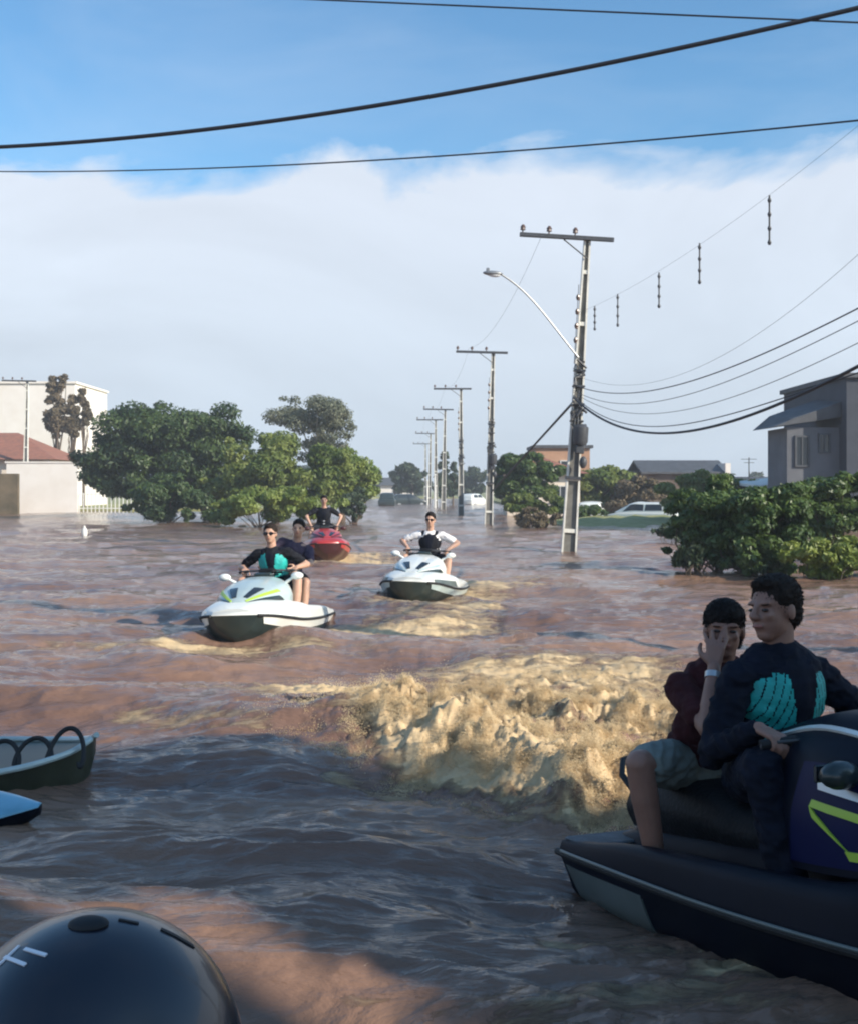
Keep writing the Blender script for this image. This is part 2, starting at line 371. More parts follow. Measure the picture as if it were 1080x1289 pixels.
def make_water():
    ys = np.concatenate([np.linspace(-60, 0, 14)[:-1], np.linspace(0, 3.0, 26)[:-1], 1/np.linspace(1/3.0, 1/46.0, 860), np.geomspace(46.0, 4200, 160)[1:]])
    s = np.linspace(-1, 1, 700); ex = np.geomspace(1.01, 60, 34)
    s = np.concatenate([-ex[::-1], s, ex])
    wd = .40*np.maximum(ys, 0)+1.1
    X = s[None, :]*wd[:, None]; Y = np.repeat(ys[:, None], len(s), 1)
    far = 1/(1+np.exp((np.abs(Y)-110)/14)); side = 1/(1+np.exp((np.abs(s)[None, :]-3)/.6))
    Z = water_height(X, Y)*far*side
    dyy = np.gradient(ys)[:, None]
    fo = foam_amt(X, Y)
    cr_ = churn(X, Y)*np.clip(.35+.9*billow(X*2.9, Y*2.5, 3, 84)+.7*fbm(X*9, Y*8, 4, 97), -.6, 1.4)
    fo = fo*(1-.54*churn(X, Y))*(1+.5*fbm(X*1.7, Y*3.6, 3, 260)*(1-churn(X, Y)))+.5*cr_+2.0*ridge(X, Y)*np.clip(churn(X, Y)*2, 0, 1)
    n, m = X.shape
    co = np.stack([X, Y, Z], -1).reshape(-1, 3)
    i = np.arange(n-1)[:, None]*m+np.arange(m-1)[None, :]
    fa = np.stack([i, i+1, i+m+1, i+m], -1).reshape(-1, 4)
    me = bpy.data.meshes.new('flood_water'); me.vertices.add(len(co)); me.vertices.foreach_set('co', co.ravel())
    me.loops.add(fa.size); me.loops.foreach_set('vertex_index', fa.ravel())
    me.polygons.add(len(fa)); me.polygons.foreach_set('loop_start', np.arange(len(fa))*4)
    me.polygons.foreach_set('use_smooth', np.ones(len(fa), bool))
    a = me.attributes.new('foam', 'FLOAT', 'POINT'); a.data.foreach_set('value', fo.ravel().astype(np.float32))
    me.update(); me.validate()
    return me

def water_material():
    m = bpy.data.materials.new('flood_water'); m.use_nodes = True; t = m.node_tree; b = t.nodes['Principled BSDF']
    g = N(t, 'ShaderNodeNewGeometry'); at_ = N(t, 'ShaderNodeAttribute', attribute_name='foam')
    mp = N(t, 'ShaderNodeMapping'); mp.inputs['Scale'].default_value = (.38, 1.0, 1); t.links.new(g.outputs['Position'], mp.inputs[0])
    big = N(t, 'ShaderNodeTexNoise', inp={'Scale': .35, 'Detail': 5, 'Roughness': .6, 'Distortion': .8}); t.links.new(mp.outputs[0], big.inputs[0])
    r1 = N(t, 'ShaderNodeMapRange', inp={'From Min': .36, 'From Max': .64}); t.links.new(big.outputs[0], r1.inputs[0])
    mud = N(t, 'ShaderNodeMix', data_type='RGBA'); t.links.new(r1.outputs[0], mud.inputs[0])
    mud.inputs[6].default_value = (.15, .088, .070, 1); mud.inputs[7].default_value = (.30, .185, .125, 1)
    fn = N(t, 'ShaderNodeTexNoise', inp={'Scale': 8, 'Detail': 9, 'Roughness': .78, 'Distortion': .7}); t.links.new(mp.outputs[0], fn.inputs[0])
    fn2 = N(t, 'ShaderNodeTexNoise', inp={'Scale': 2.2, 'Detail': 4, 'Roughness': .6, 'Distortion': .9}); t.links.new(mp.outputs[0], fn2.inputs[0])
    k = M_(t, 'ADD', M_(t, 'MULTIPLY', fn.outputs[0], 1.3), M_(t, 'MULTIPLY', fn2.outputs[0], 1.1))       # about 1.2 +- .35
    amt = M_(t, 'MULTIPLY_ADD', at_.outputs['Fac'], 1.15, -1.62)
    fm = M_(t, 'MULTIPLY', M_(t, 'ADD', k, amt), 2.6, clamp=True)
    fm = M_(t, 'MULTIPLY', fm, M_(t, 'MULTIPLY', at_.outputs['Fac'], 3.0, clamp=True))
    fc = N(t, 'ShaderNodeMix', data_type='RGBA'); t.links.new(fn.outputs[0], fc.inputs[0])
    fc.inputs[6].default_value = (.36, .22, .10, 1); fc.inputs[7].default_value = (.82, .65, .40, 1)
    c = N(t, 'ShaderNodeMix', data_type='RGBA'); t.links.new(fm, c.inputs[0]); t.links.new(mud.outputs[2], c.inputs[6]); t.links.new(fc.outputs[2], c.inputs[7])
    t.links.new(c.outputs[2], b.inputs['Base Color'])
    t.links.new(M_(t, 'MULTIPLY_ADD', fm, .45, .09), b.inputs['Roughness'])
    b.inputs['IOR'].default_value = 1.40
    m1 = N(t, 'ShaderNodeTexNoise', inp={'Scale': 4.5, 'Detail': 6, 'Roughness': .62, 'Distortion': .4}); t.links.new(mp.outputs[0], m1.inputs[0])
    m2 = N(t, 'ShaderNodeTexNoise', inp={'Scale': 1.1, 'Detail': 4, 'Roughness': .55}); t.links.new(mp.outputs[0], m2.inputs[0])
    b1 = N(t, 'ShaderNodeBump', inp={'Strength': .75, 'Distance': .07}); t.links.new(m1.outputs[0], b1.inputs['Height'])
    b2 = N(t, 'ShaderNodeBump', inp={'Strength': .8, 'Distance': .25}); t.links.new(m2.outputs[0], b2.inputs['Height']); t.links.new(b1.outputs[0], b2.inputs['Normal'])
    b3 = N(t, 'ShaderNodeBump', inp={'Distance': .03}); t.links.new(fm, b3.inputs['Height']); t.links.new(b2.outputs[0], b3.inputs['Normal'])
    b3.inputs['Strength'].default_value = .8
    t.links.new(b3.outputs[0], b.inputs['Normal'])
    return m
MW = water_material()
tag(link('flood_water', make_water(), MW), kind='structure')
g = MB(); g.add([(-4000, -200, -1.6), (4000, -200, -1.6), (4000, 4300, -1.6), (-4000, 4300, -1.6)], [(0, 1, 2, 3)])
tag(g.build('ground', mt['mud'], smooth=False), kind='structure')

def wz(x, y):
    return float(water_height(np.array([[x]], float), np.array([[y]], float), False)[0, 0])

# drops thrown up over the churned wake
def drops(name, label, xr, yr, n, dens, hfun, rr, seed, mat):
    """tiny eight sided drops scattered where dens(x, y) is high, hfun gives how far above the water they fly"""
    rs = np.random.RandomState(seed); P = []
    tot = 0
    while tot < n:
        x = rs.uniform(*xr, 60000); y = rs.uniform(*yr, 60000); k = rs.rand(60000) < dens(x, y); x, y = x[k], y[k]
        h = hfun(x, y, rs); z = water_height(x[None, :], y[None, :])[0]+h; P.append(np.stack([x, y, z], 1)); tot += len(x)
    P = np.concatenate(P)[:n]; n = len(P); r = rr[0]+(rr[1]-rr[0])*rs.rand(n)**2.5
    O = np.array([(1, 0, 0), (-1, 0, 0), (0, 1, 0), (0, -1, 0), (0, 0, 1.3), (0, 0, -1.3)]); Fc = np.array([(0, 2, 4), (2, 1, 4), (1, 3, 4), (3, 0, 4), (2, 0, 5), (1, 2, 5), (3, 1, 5), (0, 3, 5)])
    V = (P[:, None, :]+O[None]*(r*1.0)[:, None, None]*rs.uniform(.6, 1.5, (n, 1, 3))).reshape(-1, 3); T = (Fc[None]+np.arange(n)[:, None, None]*6).reshape(-1, 3)
    me = bpy.data.meshes.new(name); me.vertices.add(len(V)); me.vertices.foreach_set('co', V.ravel()); me.loops.add(T.size); me.loops.foreach_set('vertex_index', T.ravel())
    me.polygons.add(len(T)); me.polygons.foreach_set('loop_start', np.arange(len(T))*3); me.polygons.foreach_set('use_smooth', np.ones(len(T), bool)); me.update()
    return tag(link(name, me, mat), label, 'spray', kind='stuff')
mt['drops'] = material('drops', (.86, .70, .44), .6, scale=3.5, col2=(.5, .34, .17), detail=6)
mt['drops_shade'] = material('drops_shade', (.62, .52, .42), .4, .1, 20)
def front_y(x): return 6.25+np.clip(.65-x, 0, 9)*1.0
def wd_(x, y):
    c = churn(x, y)*(y > 5.2); m_ = np.clip(.25+2.2*fbm(x*2.6, y*2.2, 4, 230), 0, 1); return np.clip(c, 0, 1)**1.2*m_*(.42+3.4*ridge(x, y))
def wh_(x, y, rs):
    jet = np.clip(fbm(x*3.4, y*2.0, 3, 240)+.15, 0, 1); cr_ = ridge(x, y)*3.6
    return rs.exponential(.010, len(x))+rs.exponential(1.0, len(x))*jet*(.012+.06*cr_)
drops('wake_spray', 'cream muddy spray thrown up over the churning wake behind the dark jet ski', (-1.4, 3.0), (5.6, 11.2), 400000, wd_, wh_, (.0011, .0031), 3, mt['drops'])
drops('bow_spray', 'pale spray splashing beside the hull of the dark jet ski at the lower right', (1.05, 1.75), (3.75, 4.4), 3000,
      lambda x, y: np.exp(-((x-1.42)/.10)**2-((y-4.08)/.10)**2)*np.clip(.2+2.5*fbm(x*9, y*9, 3, 250), 0, 1), lambda x, y, rs: rs.exponential(.05, len(x)), (.0015, .005), 5, mt['drops_shade'])

# ------------------------------------------------------------------ jet skis
def cr(p0, p1, p2, p3, t):
    return .5*((2*p1)+(-p0+p2)*t+(2*p0-5*p1+4*p2-p3)*t*t+(-p0+3*p1-3*p2+p3)*t**3)
class Surf:
    """stations: list of (x, [(y,z)...]) half profiles from the outside to the centre line"""
    def __init__(s, st): s.A = np.array([[(x, y, z) for y, z in pr] for x, pr in st], float)
    def ev(s, u, v, side=1):
        A = s.A; n, m = A.shape[:2]
        def row(i):
            i = min(max(i, 0), n-1); r = A[i]; f = v*(m-1); k = min(int(f), m-2); t = f-k
            g = lambda j: r[min(max(j, 0), m-1)]
            return cr(g(k-1), g(k), g(k+1), g(k+2), t)*.6+(g(k)*(1-t)+g(k+1)*t)*.4
        f = u*(n-1); k = min(int(f), n-2); t = f-k
        p = cr(row(k-1), row(k), row(k+1), row(k+2), t); return Vector((p[0], max(p[1], 0)*side, p[2]))
    def loft(s, mb, nu=36, nv=18, close=False, mi=0):
        vs = []
        for i in range(nu+1):
            r = [s.ev(i/nu, j/nv, 1) for j in range(nv+1)]; l = [s.ev(i/nu, j/nv, -1) for j in range(nv-1, -1, -1)]
            vs += r+l
        w_ = 2*nv+1; fs = [(i*w_+j, i*w_+j+1, (i+1)*w_+j+1, (i+1)*w_+j) for i in range(nu) for j in range(w_-1)]
        fs.append(tuple(range(w_-1, -1, -1))); fs.append(tuple(nu*w_+j for j in range(w_)))
        if close: fs += [(i*w_+w_-1, i*w_, (i+1)*w_, (i+1)*w_+w_-1) for i in range(nu)]
        return mb.add(vs, fs, mi)
    def patch(s, mb, q, side=1, off=.006, n=10, m=5, mi=0):
        """q: four (u,v) corners; a thin raised panel following the surface"""
        vs = []; top = []
        for i in range(n+1):
            for j in range(m+1):
                a, b_ = i/n, j/m
                u = (q[0][0]*(1-a)+q[1][0]*a)*(1-b_)+(q[3][0]*(1-a)+q[2][0]*a)*b_
                v = (q[0][1]*(1-a)+q[1][1]*a)*(1-b_)+(q[3][1]*(1-a)+q[2][1]*a)*b_
                e = 1e-3; p = s.ev(u, v, side)
                du = s.ev(min(u+e, 1), v, side)-s.ev(max(u-e, 0), v, side); dv = s.ev(u, min(v+e, 1), side)-s.ev(u, max(v-e, 0), side)
                nn = du.cross(dv); nn = nn.normalized() if nn.length > 1e-12 else Vector((0, 0, 1))
                if nn.z*1.0+nn.y*side < 0 and s.A[0, 0, 2] < s.A[0, -1, 2]+1e-6: nn = -nn
                if s.A[0, 0, 2] > s.A[0, -1, 2] and nn.y*side < 0: nn = -nn
                vs.append(p+nn*off); top.append(p-nn*.012)
        k = (n+1)*(m+1); fs = [(i*(m+1)+j, i*(m+1)+j+1, (i+1)*(m+1)+j+1, (i+1)*(m+1)+j) for i in range(n) for j in range(m)]
        ring = [i*(m+1) for i in range(n+1)]+[n*(m+1)+j for j in range(1, m+1)]+[i*(m+1)+m for i in range(n-1, -1, -1)]+[j for j in range(m-1, 0, -1)]
        fs += [(ring[i], ring[(i+1) % len(ring)], ring[(i+1) % len(ring)]+k, ring[i]+k) for i in range(len(ring))]
        return mb.add(vs+top, fs, mi)
HULL = Surf([(-1.55, [(.52, .24), (.47, .1), (.42, -.02), (.2, -.09), (0, -.12)]), (-1.0, [(.56, .25), (.52, .1), (.46, -.03), (.2, -.11), (0, -.15)]),
             (0, [(.60, .27), (.55, .12), (.47, -.02), (.22, -.11), (0, -.16)]), (.8, [(.57, .31), (.51, .16), (.42, .03), (.2, -.07), (0, -.14)]),
             (1.2, [(.49, .36), (.41, .23), (.33, .12), (.16, .02), (0, -.06)]), (1.5, [(.40, .40), (.35, .29), (.28, .19), (.15, .10), (0, .04)]), (1.66, [(.25, .42), (.21, .35), (.17, .28), (.1, .22), (0, .18)])])
def pr(s): return [tuple(float(k) for k in q.split('/')) for q in s.split()]
DECK = Surf([(-1.55, pr('.52/.243 .50/.285 .42/.29 .34/.29 .24/.29 .18/.29 .1/.29 0/.29')), (-1.15, pr('.545/.25 .52/.31 .44/.31 .38/.27 .26/.27 .22/.33 .15/.36 0/.36')),
             (-.6, pr('.575/.262 .55/.36 .48/.37 .42/.2 .27/.2 .22/.36 .14/.42 0/.42')), (.3, pr('.594/.285 .56/.42 .48/.44 .42/.24 .30/.24 .24/.42 .14/.5 0/.5')),
             (.65, pr('.58/.305 .55/.45 .47/.5 .4/.5 .33/.52 .26/.55 .14/.6 0/.6')), (1.2, pr('.49/.363 .45/.46 .38/.52 .32/.55 .25/.57 .18/.59 .1/.6 0/.6')),
             (1.5, pr('.40/.403 .37/.47 .32/.50 .26/.52 .2/.535 .14/.545 .07/.55 0/.55')), (1.66, pr('.25/.423 .22/.46 .18/.47 .14/.48 .1/.485 .07/.49 .03/.49 0/.49'))])
HOOD = Surf([(.08, pr('.2/.42 .22/.55 .19/.66 .1/.72 0/.73')), (.4, pr('.35/.45 .36/.58 .30/.71 .15/.78 0/.79')), (.75, pr('.39/.48 .38/.6 .31/.70 .15/.755 0/.77')),
             (1.1, pr('.34/.5 .33/.585 .26/.65 .12/.69 0/.70')), (1.38, pr('.22/.52 .2/.56 .15/.59 .07/.605 0/.61')), (1.5, pr('.1/.52 .09/.535 .07/.55 .03/.56 0/.56'))])
SEAT = Surf([(-1.12, pr('.12/.34 .16/.42 .13/.5 .07/.53 0/.535')), (-.85, pr('.17/.36 .21/.46 .17/.56 .08/.59 0/.595')), (-.5, pr('.17/.38 .21/.46 .17/.555 .08/.585 0/.59')),
             (-.35, pr('.17/.38 .2/.45 .16/.53 .08/.555 0/.56')), (0, pr('.15/.4 .17/.47 .14/.55 .07/.58 0/.585')), (.14, pr('.13/.42 .15/.52 .12/.62 .06/.65 0/.655')), (.22, pr('.1/.45 .12/.55 .1/.63 .05/.66 0/.665'))])

_H, _D, _C = HULL, DECK, HOOD
def jet_ski(label, M, c, group='jet skis', marks='lime', stern=1.0, cowl=(1, 1, 0), beam=1.0):
    HULL, DECK, HOOD = _H, _D, _C
    if stern != 1 or cowl != (1, 1, 0):
        HULL, DECK, HOOD = copy.deepcopy(_H), copy.deepcopy(_D), copy.deepcopy(_C)
        for q in (HULL, DECK):
            q.A[:, :, 1] *= beam; X = q.A[:, :, 0]; X[X < -.8] = -.8+(X[X < -.8]+.8)*stern
        if beam != 1: Z_ = HULL.A[:, :, 2]; top_ = Z_[:, :1]; HULL.A[:, :, 2] = top_+(Z_-top_)*.72
        HOOD.A[:, :, 2] = .45+(HOOD.A[:, :, 2]-.45)*cowl[0]; HOOD.A[:, :, 1] *= cowl[1]; HOOD.A[:, :, 0] += cowl[2]*(1-(HOOD.A[:, :, 0]-.08)/1.42)
    root = empty('jet_ski', mat=M); tag(root, label, 'jet ski', group)
    h = HULL.loft(MB(), close=True).build('hull', mt[c['hull']], root, ang=50)
    mb = MB(); HULL.patch(mb, [(.02, .02), (.93, .02), (.90, .22), (.02, .12)], 1, .006, 24, 3); HULL.patch(mb, [(.02, .02), (.93, .02), (.90, .22), (.02, .12)], -1, .006, 24, 3)
    mb.build('hull_band', mt[c['band']], root)
    DECK.loft(MB(), 40, 28, close=True).build('deck', mt[c['deck']], root, ang=50)
    rb = MB()
    for s_ in (1, -1): rb.tube([HULL.ev(i/30, 0, s_)+Vector((0, .008*s_, 0)) for i in range(31)], .016, 8)
    rb.build('rub_rail', mt['rubber'], root)
    HOOD.loft(MB(), 30, 16, close=True).build('hood', mt[c['hood']], root, ang=50)
    SEAT.loft(MB(), 24, 14, close=True).build('seat', mt['seat_black'], root, ang=60)
    for s_ in (1, -1):
        m_ = MB(); HOOD.patch(m_, [(.46, .04), (.985, .04), (.97, .40), (.56, .26)], s_, .008); m_.build('air_intake', mt[c['intake']], root)
        m_ = MB(); HOOD.patch(m_, [(.50, .36), (.95, .47), (.93, .60), (.52, .45)], s_, .008); m_.build('hood_stripe', mt[c['accent']], root)
        m_ = MB(); HOOD.patch(m_, [(.60, .62), (.84, .66), (.82, .84), (.62, .80)], s_, .010, 8, 4); m_.build('headlight', mt[c.get('light', 'glass_dark')], root)
        m_ = MB(); DECK.patch(m_, [(.58, .02), (.90, .02), (.90, .13), (.60, .10)], s_, .006); m_.build('side_panel', mt[c['panel']], root)
        # mirror on a short stem
        m_ = MB().tube([(.45, .30*s_, .72), (.47, .38*s_, .77)], [.02, .014], 8).ell((.46, .43*s_, .79), (.05, .075, .045), seg=12, rings=8)
        mr = m_.build('mirror', mt[c['mirror']], root)
        MB().box((.405, .43*s_, .79), (.012, .11, .055), bev=.004).build('mirror_glass', mt['glass_dark'], mr)
        # footwell mats
        MB().box((-.3, .345*s_*beam, .232), (1.0, .10, .014), bev=.004).build('foot_mat', mt['mat_grey'], root)
    st = MB().tube([(.24, 0, .66), (.14, 0, .80), (.1, 0, .835)], [.06, .05, .045], 12).box((.12, 0, .845), (.13, .2, .06), bev=.02)
    st = st.build('steering_column', mt['seat_black'], root)
    hb = MB().tube([(.02, -.37, .83), (.07, -.24, .845), (.11, -.1, .85), (.11, .1, .85), (.07, .24, .845), (.02, .37, .83)], .012, 8).build('handlebar', mt['dark_metal'], root)
    for s_ in (1, -1):
        MB().tube([(.02, .37*s_, .83), (.065, .25*s_, .845)], .0175, 10).build('grip', mt['rubber'], hb)
        MB().tube([(.09, .22*s_, .85), (.1, .3*s_, .848), (.085, .35*s_, .845)], .006, 6).build('lever', mt['dark_metal'], hb)
    MB().box((.3, 0, .795), (.16, .22, .05), bev=.02, rot=Matrix.Rotation(R(-14), 3, 'Y')).build('gauge', mt['gel_dark'], root)
    MB().box((-.8-.54*stern, 0, .297), (.36*stern, .86, .016), bev=.006).build('boarding_mat', mt['mat_grey'], root)
    # grab handle at the back of the seat and the jet nozzle
    MB().tube([(-1.06, .13, .46), (-1.18, .14, .55), (-1.26, .08, .60), (-1.27, 0, .61), (-1.26, -.08, .60), (-1.18, -.14, .55), (-1.06, -.13, .46)], .014, 8).build('grab_handle', mt['rubber'], root)
    MB().tube([(-.8-.7*stern, 0, -.02), (-.8-.86*stern, 0, -.02)], [.1, .08], 14).build('jet_nozzle', mt['dark_metal'], root)
    if marks == 'zigzag':
        for s_ in (-1,):
            m_ = MB(); HOOD.patch(m_, [(.17, .04), (.70, .04), (.66, .46), (.20, .44)], s_, .005, 14, 6); bp_ = m_.build('side_cowl', mt['gel_blue'], root)
            m_ = MB(); HOOD.patch(m_, [(.245, .295), (.47, .215), (.47, .18), (.24, .265)], s_, .010, 10, 2); HOOD.patch(m_, [(.24, .27), (.32, .13), (.34, .10), (.25, .225)], s_, .011, 8, 2)
            HOOD.patch(m_, [(.325, .115), (.52, .115), (.52, .08), (.335, .08)], s_, .012, 8, 2); m_.build('lime_emblem', mt['lime'], bp_)
            m_ = MB(); HOOD.patch(m_, [(.25, .37), (.43, .315), (.43, .28), (.255, .335)], s_, .010, 8, 2); m_.build('grey_emblem', mt['silver'], bp_)
            m_ = MB(); HOOD.patch(m_, [(.03, .66), (.45, .60), (.45, .575), (.03, .635)], s_, .010, 14, 2); m_.build('cowl_edge', mt['gel_white'], root)
            m_ = MB(); HULL.patch(m_, [(.05, .12), (.24, .12), (.24, .52), (.10, .52)], s_, .008, 8, 4); m_.build('stern_panel', mt['gel_grey'], root)
            MB().tube([HULL.ev(i/30, 0, s_)+Vector((0, .022*s_, .014)) for i in range(2, 15)], .007, 8).build('rail_strip', mt['gel_grey'], root)
    return root

def ski_matrix(x, y, heading, pitch=0, roll=0, z=0):
    """heading: unit vector the bow points along"""
    a = math.atan2(heading[1], heading[0])
    return Matrix.Translation((x, y, z)) @ Matrix.Rotation(a, 4, 'Z') @ Matrix.Rotation(-pitch, 4, 'Y') @ Matrix.Rotation(roll, 4, 'X')

# ------------------------------------------------------------------ people
def ik(a, b, l1, l2, pole):
    a = Vector(a); b = Vector(b); d = b-a; L = min(d.length, (l1+l2)*.995); dn = d.normalized()
    b = a+dn*L; x = (l1*l1-l2*l2+L*L)/(2*L); h = math.sqrt(max(l1*l1-x*x, 0))
    p = Vector(pole); p = (p-dn*p.dot(dn)).normalized()
    return a+dn*x+p*h, b

def hand(mb, wrist, d, n, side, curl=60, spread=6, k=1.0):
    """d: towards the fingers, n: out of the palm; side +1 puts the thumb on d x n"""
    d = Vector(d).normalized(); n = Vector(n); n = (n-d*n.dot(d)).normalized(); l = d.cross(n).normalized()*side   # thumb side
    wrist = Vector(wrist)
    for i, off in enumerate((.030, .011, -.009, -.028)):
        base = wrist+(l*off*.55+d*.012)*k; kn = wrist+(l*off+d*(.088-.004*abs(i-1.2)))*k
        mb.cap(base, .013*k, kn, .0115*k, 8)
        p = kn; a = 0; yaw = R(spread)*(1.3-i*.9)
        dd = (d*math.cos(yaw)+l*math.sin(yaw)).normalized()
        for j, (ln, rr) in enumerate(((.042, .0095), (.026, .0085), (.021, .0078))):
            a += R(curl*(.75, 1.05, .8)[j]*(1, .94, 1.0, 1.1)[i])
            q = p+(dd*math.cos(a)+n*math.sin(a))*ln*k*(.93, 1.05, 1.0, .78)[i]
            mb.cap(p, rr*k, q, rr*.93*k, 8); p = q
    t0 = wrist+(l*.02+d*.022)*k; t1 = t0+(l*.035+d*.028+n*.014)*k; t2 = t1+(l*.008+d*.028+n*.018*(1+curl/60))*k; t3 = t2+(d*.02-l*.004+n*.012)*k
    mb.cap(t0, .016*k, t1, .0125*k, 8); mb.cap(t1, .0115*k, t2, .0105*k, 8); mb.cap(t2, .0105*k, t3, .009*k, 8)

def frame3(f, u):
    f = Vector(f).normalized(); u = Vector(u); u = (u-f*u.dot(f)).normalized(); l = u.cross(f)
    return Matrix((f, l, u)).transposed()          # columns: forward, left, up

def person(label, M, hip, neck, head_f, head_up=(0, 0, 1), hands=None, feet=None, hand_pose=None, k=1.0, voxel=.009, knees=None, elbows=None,
           skin='skin', hair='hair', hair_style='short', top=None, sleeve='long', vest=None, shorts='cloth_navy', long_legs=False, sunglasses=False,
           cap_mat=None, bracelet=False, fwd=(1, 0, 0), group=None, head_off=(0, 0, 0), shoulder_w=.185, vest_rib=False):
    """everything in the local frame of the craft: +x to the bow, +y to its left"""
    hip = Vector(hip); neck = Vector(neck); u = (neck-hip).normalized(); T = frame3(fwd, u) if abs(Vector(fwd).dot(u)) < .95 else frame3((1, 0, 0), u)
    fw = Vector(fwd); fw = (fw-u*fw.dot(u)).normalized(); l = u.cross(fw); T = Matrix((fw, l, u)).transposed()
    H = frame3(head_f, head_up); hf, hl, hu = H.col[0], H.col[1], H.col[2]
    hc = neck+u*.075*k+hu*.115*k+hf*.025*k+Vector(head_off)
    sw = shoulder_w*k
    sh = {s: neck-u*.055*k+l*sw*s for s in (1, -1)}; hp = {s: hip+l*.095*k*s for s in (1, -1)}
    el, wr, kn, an = {}, {}, {}, {}
    for s in (1, -1):
        e, b = ik(sh[s], hands[s], .285*k, .255*k, (elbows or {}).get(s, (-.3, s*.9, -.6))); el[s], wr[s] = e, b
        e, b = ik(hp[s], feet[s], .43*k, .42*k, (knees or {}).get(s, (.5, s*.5, .9))); kn[s], an[s] = e, b
    b = MB()
    # trunk
    b.ell(hip+u*.02*k, (.115*k, .165*k, .12*k), T); b.ell(hip+u*.17*k, (.105*k, .145*k, .14*k), T)
    b.ell(hip+u*.33*k, (.115*k, .165*k, .15*k), T); b.ell(neck-u*.09*k, (.085*k, .165*k, .085*k), T)
    b.cap(neck-u*.05*k, .062*k, hc-hu*.05*k-hf*.02*k, .054*k)
    # head: cranium, face, jaw, nose, brow, ears, lips
    b.ell(hc+hu*.028*k-hf*.012*k, (.094*k, .076*k, .088*k), H); b.ell(hc-hu*.03*k+hf*.022*k, (.068*k, .062*k, .082*k), H)
    b.ell(hc-hu*.088*k+hf*.046*k, (.034*k, .036*k, .024*k), H); b.ell(hc-hu*.06*k+hf*.01*k, (.06*k, .056*k, .04*k), H)
    b.cap(hc+hu*.018*k+hf*.088*k, .010*k, hc-hu*.022*k+hf*.106*k, .014*k, 8)
    for s in (1, -1):
        b.ell(hc+hu*.026*k+hf*.074*k+hl*s*.03*k, (.016*k, .026*k, .009*k), H, 8, 6)
        b.ell(hc-hu*.018*k+hf*.066*k+hl*s*.036*k, (.02*k, .02*k, .02*k), H, 8, 6)
        b.ell(hc-hu*.008*k-hf*.008*k+hl*s*.076*k, (.02*k, .011*k, .032*k), H, 8, 6)
        b.ell(hc-hu*.026*k+hf*.094*k+hl*s*.012*k, (.01*k, .01*k, .008*k), H, 8, 6)
    b.ell(hc-hu*.054*k+hf*.084*k, (.012*k, .024*k, .010*k), H, 8, 6)
    hpz = hand_pose or {}
    for s in (1, -1):
        b.cap(neck-u*.04*k+l*.05*s*k, .05*k, sh[s], .052*k); b.cap(sh[s], .052*k, el[s], .038*k); b.cap(el[s], .040*k, el[s].lerp(wr[s], .35), .041*k); b.cap(el[s].lerp(wr[s], .3), .041*k, wr[s], .026*k)
        dirv = (wr[s]-el[s]).normalized(); hd = hpz.get(s, {})
        hand(b, wr[s], hd.get('d', dirv), hd.get('n', (0, 0, -1)), hd.get('side', -s), hd.get('curl', 62), hd.get('spread', 4), k)
        b.cap(hp[s], .088*k, hp[s].lerp(kn[s], .5), .078*k); b.cap(hp[s].lerp(kn[s], .45), .078*k, kn[s], .055*k)
        b.cap(kn[s], .054*k, kn[s].lerp(an[s], .35), .056*k); b.cap(kn[s].lerp(an[s], .3), .056*k, an[s], .037*k)
        b.cap(an[s]-Vector((.04, 0, .03))*k, .036*k, an[s]+Vector((.11, s*.01, -.045))*k, .032*k); b.cap(an[s]+Vector((.10, s*.01, -.045))*k, .032*k, an[s]+Vector((.17, s*.015, -.05))*k, .022*k)
    body = remeshed(b, 'person', mt[skin], None, voxel, 5, .5); body.matrix_world = M
    tag(body, label, 'person', group)
    # face parts
    if sunglasses:
        g_ = MB()
        for s in (1, -1):
            g_.ell(hc+hu*.004*k+hf*.092*k+hl*s*.034*k, (.010*k, .031*k, .021*k), H, 12, 8)
            g_.tube([hc+hu*.008*k+hf*.09*k+hl*s*.06*k, hc+hu*.006*k+hl*s*.083*k], .004*k, 6)
        g_.cap(hc+hu*.01*k+hf*.103*k-hl*.012*k, .004*k, hc+hu*.01*k+hf*.103*k+hl*.012*k, .004*k, 6); g_.build('sunglasses', mt['lens'], body)
    else:
        for s in (1, -1):
            MB().ell(hc+hu*.002*k+hf*.0795*k+hl*s*.032*k, (.008*k, .015*k, .0065*k), H, 10, 8).build('eye', mt['eye'], body)
            MB().ell(hc+hu*.022*k+hf*.079*k+hl*s*.031*k, (.007*k, .019*k, .0045*k), H, 10, 6).build('eyebrow', mt[hair], body)
    MB().ell(hc-hu*.055*k+hf*.0885*k, (.010*k, .024*k, .008*k), H, 10, 6).build('lips', mt['lips'], body)
    hr = MB()
    hr.ell(hc+hu*.045*k-hf*.022*k, (.096*k, .086*k, .089*k), H); hr.ell(hc-hu*.005*k-hf*.05*k, (.06*k, .074*k, .075*k), H)
    if hair_style == 'short': hr.ell(hc+hu*.092*k+hf*.03*k, (.05*k, .058*k, .03*k), H)
    if hair_style == 'tied':
        hr.ell(hc+hu*.06*k+hf*.0*k, (.088*k, .082*k, .074*k), H)
        for s in (1, -1): hr.ell(hc-hu*.01*k-hf*.035*k+hl*s*.045*k, (.05*k, .036*k, .07*k), H)
        hr.ell(hc+hu*.03*k-hf*.125*k, (.04*k, .04*k, .04*k), H)
    ho = remeshed(hr, 'hair', mt[hair], body, voxel*.8, 3, .5, noise=.0018*k)
